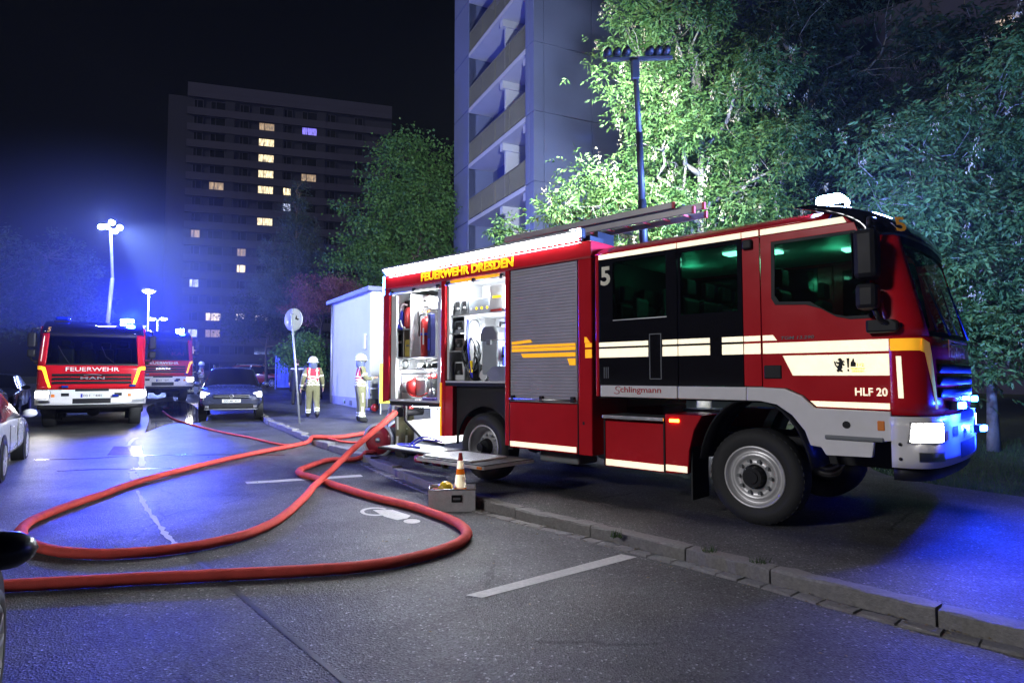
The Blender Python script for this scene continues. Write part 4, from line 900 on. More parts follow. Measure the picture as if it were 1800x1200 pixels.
def engine_body(T, b):
    # closed shutter with yellow stripes, red flap below
    sh = shutter(T, -3.49, -2.29, 1.2, 3.08); ys = -1.2445
    for poly in ([(-3.46, 2.045), (-3.10, 2.065), (-3.07, 2.025), (-3.46, 2.005)], [(-3.46, 1.90), (-2.31, 1.90), (-2.31, 1.945), (-3.46, 1.945)], [(-3.46, 1.955), (-2.31, 1.955), (-2.31, 1.99), (-3.46, 1.99)],
                 [(-3.24, 1.815), (-2.31, 1.815), (-2.31, 1.87), (-3.28, 1.87)], [(-2.41, 1.70), (-2.31, 1.70), (-2.31, 1.79), (-2.45, 1.79)]):
        MB().prism(poly, 'y', ys - .006, ys + .001).build('reflective_stripe', RY, T)
    for z in (1.79, 1.925): MB().box(-2.15, -2.045, -1.256, -1.249, z, z + (.11 if z < 1.9 else .055)).build('reflective_stripe', RY, T)
    MB().prism([(-2.16, 1.985), (-2.07, 1.985), (-2.13, 2.06), (-2.16, 2.06)], 'y', -1.256, -1.249).build('reflective_stripe', RY, T)
    b('lower_flap', RED, -3.50, -2.285, -1.252, -1.20, .545, 1.185, bevel=.008); b('reflective_stripe', RW, -3.485, -2.30, -1.258, -1.2515, .565, .635)
    b('seam_strip', BLACK, -2.284, -2.272, -1.251, -1.22, .55, 1.2); b('seam_strip', BLACK, -3.512, -3.502, -1.251, -1.22, .55, 1.2)
    b('handle_recess', BLACK, -2.2, -2.17, -1.254, -1.249, .93, .97)
    # yellow lettering over the cupboards
    text('lettering', 'FEUERWEHR DRESDEN', YELLOW, T, (-5.55, -1.253, 3.135), 2.12, .14, (R(90), 0, 0), .03)
    text('lettering', '5', mat('cream_letters', (.85, .8, .62), .5), T, (-1.90, -1.253, 2.70), .145, .24, (R(90), 0, 0), .03)
    text('lettering', 'HLF 20', RW, T, (1.005, -1.256, 1.375), .27, .075, (R(90), 0, 0), .02)
    text('lettering', 'TGM 13.290', GREYP, T, (.33, -1.256, 1.93), .32, .032, (R(90), 0, 0), .01, .15)
    REDL = mat('red_letters', (.5, .02, .04), .5)
    text('lettering', 'chlingmann', REDL, T, (-1.60, -1.283, 1.34), .56, .09, (R(90), 0, 0), .006)
    q = MB()   # the swash capital S
    pts = [(-1.60, 1.42), (-1.625, 1.432), (-1.655, 1.425), (-1.668, 1.405), (-1.65, 1.388), (-1.625, 1.378), (-1.615, 1.36), (-1.635, 1.345), (-1.665, 1.343), (-1.69, 1.355)]
    q.tube(smooth_path([(x, -1.283, z) for x, z in pts], 4), .012, 6, flat=.3); q.build('lettering', REDL, T)
    # city crest: black rampant lion, exclamation flame and number
    lion = [(0, 0), (.02, .012), (.045, 0), (.05, .02), (.035, .03), (.05, .05), (.045, .075), (.06, .07), (.075, .08), (.06, .092), (.05, .09), (.06, .105), (.075, .11), (.06, .125), (.048, .118), (.045, .135), (.03, .15), (.012, .145), (.0, .13), (.012, .122), (.02, .112), (.0, .105), (-.012, .115), (-.022, .10), (-.005, .09), (.01, .085), (.002, .065), (-.015, .075), (-.025, .11), (-.04, .12), (-.03, .075), (-.01, .05), (.0, .035), (-.015, .02)]
    q = MB(); q.prism([(.86 + x * .85, 1.595 + z * .92) for x, z in lion], 'y', -1.26, -1.2555); q.build('crest_lion', BLACK, T)
    q = MB(); q.prism([(.945, 1.64), (.958, 1.64), (.962, 1.73), (.94, 1.73)], 'y', -1.26, -1.2555); q.build('crest_mark', BLACK, T)
    q = MB(); q.prism([(.945, 1.605), (.959, 1.605), (.959, 1.625), (.945, 1.625)], 'y', -1.26, -1.2555); q.build('crest_mark', BLACK, T)
    q = MB(); q.prism([(.972, 1.65), (1.015, 1.65), (1.02, 1.68), (1.005, 1.70), (.998, 1.73), (.985, 1.70), (.975, 1.69)], 'y', -1.26, -1.2555); q.build('crest_flame', BLACK, T)
    text('lettering', '112', YELLOW, T, (1.03, -1.257, 1.65), .055, .03); text('lettering', 'FEUERWEHR', YELLOW, T, (.975, -1.257, 1.622), .12, .015); text('lettering', 'DRESDEN', YELLOW, T, (.985, -1.257, 1.598), .10, .015)
    # crew door fittings
    b('grip_slot', GREYP, -1.86, -1.85, -1.258, -1.25, 1.53, 1.67); b('grip_slot', GREYP, -1.83, -1.82, -1.258, -1.25, 1.53, 1.67); b('grip_slot', GREYP, -1.80, -1.79, -1.258, -1.25, 1.53, 1.67)
    q = MB(); q.prism([(-1.205, 1.52), (-1.045, 1.52), (-1.045, 2.06), (-1.205, 2.06)], 'y', -1.256, -1.249, [(-1.195, 1.53), (-1.055, 1.53), (-1.055, 2.05), (-1.195, 2.05)]); q.build('panel_frame', GREYP, T)
    b('window_lip', ALU, -1.72, -.97, -1.256, -1.248, 2.245, 2.256)
    b('camera_pod', BLACK, -.05, .06, -1.29, -1.25, 2.90, 3.01, bevel=.02)
    # ---- cupboard 1 (rear)
    def lining(x0, x1, z0, z1):
        q = MB(); q.box(x0, x1, -.44, -.425, z0, z1); q.box(x0, x0 + .012, -1.2, -.44, z0, z1); q.box(x1 - .012, x1, -1.2, -.44, z0, z1); q.box(x0 + .012, x1 - .012, -1.23, -.44, z0 - .03, z0); q.box(x0 + .012, x1 - .012, -1.1, -.44, z1 - .012, z1); q.build('cupboard_lining', ALUP, T)
        for xx in (x0 + .013, x1 - .028):
            q = MB(); q.box(xx, xx + .015, -1.19, -1.165, z0 + .05, z1 - .12); q.build('cupboard_led', E_COMP, T)
    lining(-6.435, -5.045, 1.15, 3.095); lining(-4.925, -3.605, 1.48, 3.095)
    for (x, z) in ((-5.95, 2.8), (-5.4, 2.8), (-5.74, 1.78), (-5.5, 1.62), (-6.1, 1.62), (-4.6, 2.85), (-4.0, 2.85), (-4.2, 2.2)): lamp('cupboard_light', 'POINT', (x, -1.1, z), CUP_W, (.9, .95, 1), T, .08)
    lamp('cupboard_light', 'POINT', (-5.5, -1.0, .98), CUP_W, (.9, .95, 1), T, .08)
    for (x0, x1, z, mm) in ((-6.42, -5.06, 2.985, ALU), (-4.915, -3.615, 3.0, RY)):   # rolled up shutters
        q = MB(); q.box(x0, x1, -1.235, -1.20, z, 3.085); q.build('rolled_shutter', SHUT if mm is ALU else ALUP, T)
        q = MB(); q.tube([(x0, -1.26, z + .01), (x1, -1.26, z + .01)], .016, 8); q.build('shutter_bar', ALU, T)
        if mm is RY: b('shutter_stripe', RY, x0 + .1, x1 - .1, -1.239, -1.2355, z + .03, z + .075)
        for k in range(3): xx = x0 + .05 + (x1 - x0 - .1) * k / 2; b('bar_bracket', BLACK, xx - .03, xx + .03, -1.275, -1.236, z - .01, z + .06, bevel=.006)
    b('shelf', ALUP, -6.42, -5.06, -1.2, -.45, 1.86, 1.88); b('shelf', ALUP, -6.42, -5.06, -1.2, -.45, 1.66, 1.675); b('divider', ALUP, -5.98, -5.96, -1.15, -.45, 1.88, 2.98); b('shelf', ALUP, -6.42, -5.98, -1.15, -.45, 2.36, 2.375)
    b('back_panel', BLACK, -6.40, -5.99, -.95, -.9, 1.9, 2.9); b('divider', ALUP, -6.2, -6.185, -1.12, -.95, 1.88, 2.36)
    b('white_post', OFFW, -6.43, -6.29, -1.21, -1.16, 1.16, 2.97); b('white_post', OFFW, -5.16, -5.06, -1.21, -1.17, 1.16, 2.97)
    # ---- cupboard 2
    b('shelf', ALUP, -4.91, -3.62, -1.2, -.45, 2.50, 2.52); b('shelf', ALUP, -4.91, -4.62, -1.2, -.45, 2.22, 2.235); b('shelf', ALUP, -4.91, -4.62, -1.2, -.45, 1.94, 1.955); b('divider', ALUP, -4.62, -4.605, -1.12, -.45, 1.5, 2.50)
    b('white_post', OFFW, -4.92, -4.87, -1.21, -1.16, 1.5, 2.98); b('floor_edge', OFFW, -4.92, -3.61, -1.245, -1.2, 1.455, 1.48); b('floor_edge', OFFW, -6.43, -5.05, -1.245, -1.2, 1.13, 1.152)
    q = MB(); q.add([(-3.95, -1.2, 1.482), (-3.62, -1.2, 1.482), (-3.62, -1.2, 1.70), (-3.90, -1.2, 1.70), (-4.02, -1.2, 1.6)], [(0, 1, 2, 3, 4)]); q.build('lip_plate', ALU, T, solid=.01)
    # ---- wheel arch zone, black, with yellow edged flap at its rear
    q = MB(); q.box(-4.72, -3.6, -1.0, -.6, .92, 1.45); q.box(-4.92, -3.61, -1.24, -.45, 1.40, 1.453); q.build('wheel_housing', BLACK, T)
    n_ = 18; q = MB(); P = [(-4.1 + .60 * math.cos(R(a)), .5 + .60 * math.sin(R(a))) for a in range(0, 181, 10)]; q.prism(P + [(-4.72, .5), (-4.72, 1.40), (-3.6, 1.40), (-3.6, .5)], 'y', -1.18, -1.15); q.build('arch_panel', BLACK, T)
    b('arch_edge', RED, -4.92, -4.74, -1.25, -1.20, .62, 1.40); b('yellow_edge', RY, -5.035, -4.995, -1.262, -1.2505, .60, 1.45)
    # ---- pump panel under cupboard 1: white moulding with black edge
    poly = [(-6.05, 1.10), (-6.05, .80), (-5.55, .50), (-5.06, .47), (-5.06, 1.10)]
    q = MB(); q.prism(poly, 'y', -.62, -.6); q.build('pump_panel', OFFW, T)
    q = MB(); q.add([(-6.03, -.62, .80), (-5.54, -.62, .51), (-5.06, -.62, .48), (-5.06, -1.15, .46), (-5.54, -1.15, .49), (-6.03, -1.15, .78)], [(0, 1, 4, 5), (1, 2, 3, 4)]); q.build('pump_tray', OFFW, T, solid=.015)
    q = MB(); q.bar((-6.06, -1.16, 1.10), (-6.06, -1.16, .79), .035); q.bar((-6.06, -1.16, .79), (-5.55, -1.16, .485), .035); q.bar((-5.55, -1.16, .485), (-5.05, -1.16, .455), .035); q.build('tray_edge', BLACK, T)
    b('under_shelf', BLACK, -6.44, -5.05, -1.22, -.5, 1.05, 1.125)
    for (x, z, r) in ((-5.8, 1.0, .03), (-5.7, .68, .02), (-5.58, .70, .02), (-5.62, .58, .02), (-5.45, .63, .02)): q = MB(); q.cyl((x, -.635, z), r, -.03, 'y', 14); q.build('pump_knob', BLACK, T)
    for x in (-5.26, -5.13): q = MB(); q.box(x - .05, x + .05, -.66, -.62, .82, 1.05); q.build('gauge', GREYP, T, .015)
    b('panel_led', E_COMP, -5.95, -5.1, -1.1, -1.07, 1.035, 1.049)
    q = MB(); q.tube([(-6.2, -.7, .93), (-6.2, -1.18, .93)], .07, 14); q.lathe([(.07, 0), (.085, 0), (.085, -.05), (.07, -.05)], (-6.2, -1.14, .93), 'y', 16); q.build('hose_outlet', BLACK, T)
    q = MB(); q.box(-6.3, -6.1, -1.05, -.95, .98, 1.05); q.build('outlet_handle', REDM, T, .02)
    # ---- fold out platforms
    ps = bpy.data.objects.new('folding_platform', None); COL.objects.link(ps); ps.parent = T
    MB().box(-4.36, -3.02, -2.24, -1.28, .375, .43).build('platform_frame', BLACK, ps, .008); MB().box(-4.30, -3.32, -2.18, -1.50, .432, .455).build('tread_plate', ALUP, ps, .006)
    MB().box(-4.36, -3.02, -2.252, -2.24, .375, .415).build('edge_strip', ALUP, ps); MB().box(-3.02, -3.008, -2.24, -1.28, .375, .415).build('edge_strip', ALUP, ps); MB().box(-3.12, -3.03, -2.262, -2.252, .38, .41).build('edge_marker', ORANGE, ps)
    q = MB()
    for i in range(24):
        for j in range(8): q.obox((-4.26 + .04 * i, -2.12 + .085 * j, .456), (.03, .01, .006), (0, 0, R(45 if (i + j) % 2 else -45)))
    q.build('tread_ribs', ALU, ps, fix=False)['kind'] = 'stuff'
    p2 = bpy.data.objects.new('folding_platform', None); COL.objects.link(p2); p2.parent = T
    MB().box(-5.75, -4.42, -1.94, -1.26, .40, .435).build('platform_frame', BLACK, p2, .008); MB().box(-5.7, -4.46, -1.90, -1.3, .436, .446).build('tread_plate', ALUP, p2, .004)
    # ---- rear corner: blue and amber rear lights, rear guard
    MB().box(-6.66, -6.60, -1.25, -1.12, 3.0, 3.34).build('rear_flasher', E_BLUE, T, .02); b('rear_edge_stripe', ORANGE, -6.615, -6.60, -1.252, -1.19, 1.1, 3.0)
    lamp('rear_flasher_light', 'POINT', (-6.85, -1.2, 3.2), 40, (.05, .15, 1), T, .05)
    b('rear_face', RED, -6.62, -6.60, -1.19, 1.2, 1.12, 3.0)
    rf = bpy.data.objects.new('rear_floodlight', None); COL.objects.link(rf); rf.parent = T; rf.location = (-6.66, .2, 3.2)
    MB().box(-.06, 0, -.14, .14, -.07, .07).build('flood_housing', BLACK, rf, .01); MB().box(-.066, -.061, -.12, .12, -.055, .055).build('flood_lens', E_FLOOD, rf)
    lamp('rear_flood', 'SPOT', (-.12, 0, 0), REAR_W, (.82, .9, 1), rf, .12, None, R(150), .7, aim=(-1, 0, -.12))
    # bright flood at the front end of the strip
    fl = bpy.data.objects.new('scene_floodlight', None); COL.objects.link(fl); fl.parent = T; fl.location = (-2.25, -1.28, 3.42)
    MB().box(-.1, .1, -.04, .06, -.07, .07).build('flood_housing', BLACK, fl, .02); q = MB(); q.box(-.085, .085, -.046, -.042, -.055, .055); q.build('flood_lens', E_FLOOD, fl)
    # ---- light mast with six floodlights (facing away)
    lm = bpy.data.objects.new('light_mast', None); COL.objects.link(lm); lm.parent = T; lm.location = (MAST[0], MAST[1], 3.3); lm.rotation_euler = (0, 0, R(40))
    hh = MAST[2] - 3.3; q = MB(); q.tube([(0, 0, 0), (-.02, 0, hh * .28)], .062, 12); q.tube([(-.02, 0, hh * .28), (-.05, 0, hh * .62)], .05, 12); q.tube([(-.05, 0, hh * .62), (-.10, 0, hh - .05)], .04, 12); q.build('mast_pole', mat('dark_steel', (.05, .05, .055), .5, .4), lm)
    q = MB(); q.box(-.16, -.04, -.06, .06, hh - .32, hh - .02); q.build('mast_head', MATS['dark_steel'], lm, .02); q = MB(); q.box(-.52, .45, -.03, .03, hh - .02, hh + .03); q.build('crossbar', MATS['dark_steel'], lm, .006)
    for dx in (-.5, -.36, -.22, .12, .24, .36):
        fo = bpy.data.objects.new('floodlight', None); COL.objects.link(fo); fo.parent = lm; fo.location = (dx, 0, hh + .11)
        q = MB(); q.lathe([(.0001, -.10), (.045, -.09), (.064, -.02), (.068, .06), (.06, .07)], (0, 0, 0), 'y', 18); q.build('flood_housing', BLACK, fo); q = MB(); q.cyl((0, .062, 0), .058, .006, 'y', 18); q.build('flood_lens', E_WHITE, fo)
    lamp('mast_flood', 'SPOT', (-.1, .15, hh + .1), MAST_W, (.88, .95, 1), lm, .3, None, R(140), .7, aim=(-.35, 1, -.3))
GLOW_C, GLOW_R, GLOW_D = (-13.4, 20.8, 4.0), (8.5, 7.5, 5.8), .024; CUP_W = 40; REAR_W = 2200; MAST = (-2.1, .12, 6.25); MAST_W = 9500
TRF = Vector((math.cos(R(43.36)), -math.sin(R(43.36)), 0)); TRL = Vector((math.sin(R(43.36)), math.cos(R(43.36)), 0))
EO = Vector((2.513, 6.636, .12)) + TRL * 1.25
ENG = make_engine('red fire engine with open equipment lockers in the foreground', EO, -R(43.36), True)
def tl(x, y, z): return EO + TRF * x + TRL * y + Vector((0, 0, z))      # engine coordinates to the world
def on_engine(name, label, cat, x, y, z, rz=0, group=None): return thing(name, label, cat, tl(x, y, z), -R(43.36) + rz, group)
hd2 = Vector((.53, -.85, 0)).normalized(); rz2 = math.atan2(hd2.y, hd2.x)
c2 = at(163, 660, 16.9); c2.z = H(17); E2 = make_engine('red fire engine facing the camera with headlights on, left side of road', c2 - hd2 * 1.6, rz2); E2.scale = (.95, .97, .89)
c3 = at(281, 660, 28.5); c3.z = H(28.5); E3 = make_engine('farther red fire engine half hidden behind the left one', c3 - hd2 * 1.6, rz2 + R(4), plate='DD FW 4071', kai='KAI')
# tall telescopic light mast raised from the second engine
m2 = at(195, 402, 20.2); mt = bpy.data.objects.new('light_mast', None); COL.objects.link(mt); mt.parent = E2
inv = Matrix.Translation(E2.location) @ Euler((0, 0, rz2)).to_matrix().to_4x4(); lp = inv.inverted() @ m2; mt.location = (lp.x, lp.y, 3.3); lp.z = (m2.z - E2.location.z) / .89
hh = lp.z - 3.3; q = MB(); q.tube([(0, 0, 0), (.05, .1, hh * .5)], .06, 10); q.tube([(.05, .1, hh * .5), (0, 0, hh)], .045, 10); q.build('mast_pole', ALUP, mt)
for (dx, dy, dz) in ((0, -.27, 0), (0, -.12, .03), (.1, .26, .02), (0, .03, .2), (.05, .12, -.12)):
    fo = bpy.data.objects.new('floodlight', None); COL.objects.link(fo); fo.parent = mt; fo.location = (dx, dy, hh + dz)
    MB().lathe([(.0001, -.1), (.07, -.09), (.09, .02)], (0, 0, 0), 'x', 14).build('flood_housing', BLACK, fo); MB().cyl((.02, 0, 0), .085, .008, 'x', 14).build('flood_lens', E_FLOOD, fo)
lamp('mast_flood', 'POINT', (.35, 0, hh), 260, (.12, .2, 1), mt, .25)
lamp('mast_flood', 'SPOT', (.3, .15, hh), 2200, (.45, .58, 1), mt, .2, None, R(95), .6, aim=Euler((0, 0, -rz2)).to_matrix() @ Vector((8, 2.5, -5)))
# ============================================================ PEOPLE
M_TURN = mat('turnout_cloth', (.19, .185, .10), .85, var=.18, scale=10, bump=.4, bscale=60); M_STRIPE = retro('cloth_stripe', (.85, .87, .74))
M_VEST = mat('red_vest', (.50, .03, .07), .8, var=.12); M_SKIN = mat('skin', (.48, .30, .23), .55, var=.06); M_BOOT = mat('boot_leather', (.02, .02, .022), .5)
M_HELM = mat('helmet_shell', (.72, .74, .66), .3, var=.04, coat=.4); M_SCARF = mat('neck_cloth', (.10, .13, .24), .8); M_DARKC = mat('dark_uniform', (.018, .02, .035), .8, var=.2); M_HAIR = mat('dark_hair', (.03, .02, .015), .7)
M_BLUES = mat('blue_shirt', (.03, .06, .40), .8); M_WHITES = mat('white_shirt', (.6, .6, .62), .8); M_JEANS = mat('jeans', (.05, .06, .10), .85)
def person(label, loc, rz, style='fire', pose=None, group='firefighters at the scene', scale=1.0, helmet=True):
    P = dict(pelvis=(0, 0, .95), spine=(0, 0, 1.16), chest=(.0, 0, 1.36), neck=(.0, 0, 1.51), jaw=(.015, 0, 1.58), head=(.015, 0, 1.70), crown=(.0, 0, 1.78), nose=(.115, 0, 1.66))
    for s, n_ in ((1, 'l'), (-1, 'r')):
        P.update({'sh' + n_: (0, .19 * s, 1.44), 'el' + n_: (-.03, .27 * s, 1.16), 'wr' + n_: (.05, .29 * s, .93), 'hip' + n_: (0, .10 * s, .90), 'kn' + n_: (.02, .12 * s, .50), 'an' + n_: (0, .13 * s, .10), 'heel' + n_: (-.06, .13 * s, .045), 'toe' + n_: (.18, .15 * s, .04)})
    P.update(pose or {})
    puff = 1.32 if style[:4] == 'fire' else 1.0
    rad = dict(pelvis=.145 * puff, spine=.13 * puff, chest=.155 * puff, neck=.06, jaw=.075, head=.098, crown=.06, nose=.012)
    for n_ in 'lr': rad.update({'sh' + n_: .075 * puff, 'el' + n_: .055 * puff, 'wr' + n_: .038 * puff, 'hip' + n_: .105 * puff, 'kn' + n_: .076 * puff, 'an' + n_: .066 * puff, 'heel' + n_: .045, 'toe' + n_: .042})
    E_ = [('pelvis', 'spine'), ('spine', 'chest'), ('chest', 'neck'), ('neck', 'jaw'), ('jaw', 'head'), ('head', 'crown'), ('head', 'nose')]
    for n_ in 'lr': E_ += [('chest', 'sh' + n_), ('sh' + n_, 'el' + n_), ('el' + n_, 'wr' + n_), ('pelvis', 'hip' + n_), ('hip' + n_, 'kn' + n_), ('kn' + n_, 'an' + n_), ('an' + n_, 'heel' + n_), ('an' + n_, 'toe' + n_)]
    for n_, s in (('l', 1), ('r', -1)):       # palms, four fingers and a thumb, slightly curled
        w_ = Vector(P['wr' + n_]); d = (w_ - Vector(P['el' + n_])).normalized(); sd = Vector((1, 0, 0)) - d * d.x; sd.normalize(); nn = d.cross(sd) * s
        P['palm' + n_] = w_ + d * .07; rad['palm' + n_] = .036; E_.append(('wr' + n_, 'palm' + n_))
        for i, (o_, L) in enumerate(((-.028, .055), (-.010, .068), (.010, .072), (.027, .062))):
            a = 'f%d%s' % (i, n_); P[a] = P['palm' + n_] + d * .05 + sd * o_; P[a + 'm'] = P[a] + d * L * .6 + nn * .01; P[a + 't'] = P[a + 'm'] + d * L * .4 + nn * .02
            rad[a] = .010; rad[a + 'm'] = .0095; rad[a + 't'] = .008; E_ += [('palm' + n_, a), (a, a + 'm'), (a + 'm', a + 't')]
        P['th' + n_] = w_ + d * .045 + sd * .045; P['tt' + n_] = w_ + d * .085 + sd * .062; rad['th' + n_] = .011; rad['tt' + n_] = .009; E_ += [('wr' + n_, 'th' + n_), ('th' + n_, 'tt' + n_)]
    names = list(P); ix = {k: i for i, k in enumerate(names)}
    me = bpy.data.meshes.new('b'); me.from_pydata([tuple(P[k]) for k in names], [(ix[a], ix[b]) for a, b in E_], []); o = bpy.data.objects.new('b', me); COL.objects.link(o)
    md = o.modifiers.new('k', 'SKIN'); md.use_smooth_shade = True
    sv = me.skin_vertices[0].data
    for k in names: sv[ix[k]].radius = (rad[k], rad[k]); sv[ix[k]].use_root = (k == 'pelvis')
    ss = o.modifiers.new('s', 'SUBSURF'); ss.levels = 3; ss.render_levels = 3
    bpy.context.view_layer.update(); body = bpy.data.meshes.new_from_object(o.evaluated_get(bpy.context.evaluated_depsgraph_get())); bpy.data.objects.remove(o)
    body.name = 'body'; body.materials.clear()
    pal = {'fire': [M_TURN, M_STRIPE, M_VEST, M_SKIN, M_BOOT, M_SCARF], 'firenv': [M_DARKC, M_STRIPE, M_DARKC, M_SKIN, M_BOOT, M_SCARF], 'dark': [M_DARKC, M_WHITES, M_DARKC, M_SKIN, M_BOOT, M_DARKC], 'blue': [M_JEANS, M_BLUES, M_BLUES, M_SKIN, M_BOOT, M_HAIR], 'white': [M_JEANS, M_WHITES, M_WHITES, M_SKIN, M_BOOT, M_HAIR]}[style]
    for m in pal: body.materials.append(m)
    A = np.array([P[a] for a, b in E_], float); Bv = np.array([P[b] for a, b in E_], float); AB = Bv - A; LL = (AB ** 2).sum(1) + 1e-9
    RR = np.array([(rad[a] + rad[b]) / 2 for a, b in E_])
    mi = []
    for f in body.polygons:
        c = np.array(f.center); t = np.clip(((c - A) * AB).sum(1) / LL, 0, 1); d = np.linalg.norm(A + AB * t[:, None] - c, axis=1) / RR; k = int(d.argmin()); a, b_ = E_[k]; tt = t[k]; z = c[2]
        key = b_[:-1] if b_[-1] in 'lr' else b_
        if key in ('palm', 'th', 'tt') or b_.startswith('f'): m = 3
        elif key in ('heel', 'toe') or (key == 'an' and tt > .86): m = 4
        elif b_ in ('jaw', 'head', 'nose'): m = 3
        elif b_ == 'crown': m = 5
        elif b_ == 'neck': m = 2 if z < 1.47 else 5
        elif style in ('fire', 'firenv'):
            if key in ('spine', 'chest', 'sh') or a == 'chest':
                m = 2 if z > 1.13 and abs(c[1]) < .185 else 0
                if 1.135 < z < 1.175 or 1.215 < z < 1.255 or (abs(abs(c[1]) - .11) < .025 and z > 1.25): m = 1 if abs(c[1]) < .185 else 0
                if 1.0 < z < 1.04 or 1.07 < z < 1.105: m = 1
            elif key == 'el': m = 1 if .50 < tt < .66 else 0
            elif key == 'wr': m = 1 if .66 < tt < .82 else 0
            elif key == 'kn': m = 0
            elif key == 'an': m = 1 if (.55 < tt < .66 or .74 < tt < .84) else 0
            else: m = 1 if (.985 < z < 1.02) else 0
            if key in ('kn', 'an') and abs(c[0] - (A[k] + AB[k] * tt)[0]) < .025 and m == 0 and tt < .9: m = 1
        elif style == 'dark': m = 1 if (1.42 < z < 1.47 and key in ('chest', 'sh', 'neck')) else 0
        else: m = 1 if key in ('spine', 'chest', 'sh', 'el') else (3 if key == 'wr' else 0)
        mi.append(m)
    body.polygons.foreach_set('material_index', mi)
    T = thing('person', label, 'person', loc, rz, group); T.scale = (scale,) * 3
    link('body', body, None, T)
    hx, hy, hz = P['head']
    if helmet:
        q = MB(); q.ball((hx - .01, hy, hz + .03), .145, (1.12, .98, .95), 20); q.lathe([(.13, 0), (.185, -.015), (.19, -.03), (.14, -.01)], (hx, hy, hz + .0), 'z', 24); h_ = q.build('helmet', M_HELM, T)
        q = MB(); q.ball((hx + .09, hy, hz - .02), .09, (.7, 1.2, .7), 12); q.build('visor', GLOSSB, h_)
        q = MB(); q.lathe([(.10, -.22), (.125, -.16), (.12, -.06), (.10, -.02)], (hx - .02, hy, hz), 'z', 16); q.build('neck_guard', M_SCARF, T)
    else:
        q = MB(); q.ball((hx - .015, hy, hz + .035), .108, (1.0, .92, .9), 14); q.build('hair', M_HAIR, T)
    return T
walk_ = {'knl': (.14, .11, .50), 'anl': (.20, .11, .11), 'heell': (.14, .11, .06), 'toel': (.37, .12, .05), 'knr': (.02, -.11, .50), 'anr': (-.18, -.12, .14), 'heelr': (-.24, -.12, .11), 'toer': (-.03, -.13, .04),
         'ell': (-.10, .29, 1.17), 'wrl': (-.02, .33, .94), 'elr': (.06, -.27, 1.17), 'wrr': (.16, -.30, .96), 'spine': (.01, 0, 1.16), 'chest': (.03, 0, 1.36), 'neck': (.045, 0, 1.51), 'jaw': (.06, 0, 1.58), 'head': (.06, 0, 1.70), 'crown': (.05, 0, 1.78), 'nose': (.16, 0, 1.66), 'shl': (.02, .2, 1.44), 'shr': (.04, -.2, 1.44)}
hold_ = {'elr': (.08, -.27, 1.18), 'wrr': (.30, -.14, 1.20), 'ell': (.08, .27, 1.18), 'wrl': (.30, .12, 1.18), 'knl': (.03, .13, .5)}
f1 = gp(549, 735, 0, True); f2 = gp(633, 742, 0, True)
person('firefighter in red vest and white helmet walking away on the pavement', f1, R(112), 'fire', walk_)
person('firefighter in red vest standing beside the engine rear, facing right', f2, R(28), 'fire', hold_, scale=1.03)
pp = tl(-7.05, -.45, 0); person('firefighter behind the engine rear, only legs and boots visible', pp, -R(43) + R(15), 'fire', hold_)
person('person in dark uniform with pale shoulder band beside the sign pole', gp(521, 712, 0, True), R(100), 'dark', None, 'bystanders in the street', helmet=False)
fa, fb = at(334, 690, 36), at(353, 690, 36.5)
person('left one of two distant firefighters behind the dark parked car', (fa.x, 36, H(36)), R(70), 'firenv', hold_, scale=1.0)
person('right one of two distant firefighters, close to the dark parked car', (fb.x, 36.5, H(36.5)), R(-160), 'fire', hold_, scale=1.02)
person('distant bystander in blue shirt beyond the dark parked car', at(464, 660, 55).xy.to_3d() + Vector((0, 0, H(55))), R(120), 'blue', None, 'bystanders in the street', helmet=False)
person('distant bystander in white shirt beyond the dark parked car', at(452, 660, 56).xy.to_3d() + Vector((0, 0, H(56))), R(200), 'white', None, 'bystanders in the street', helmet=False)
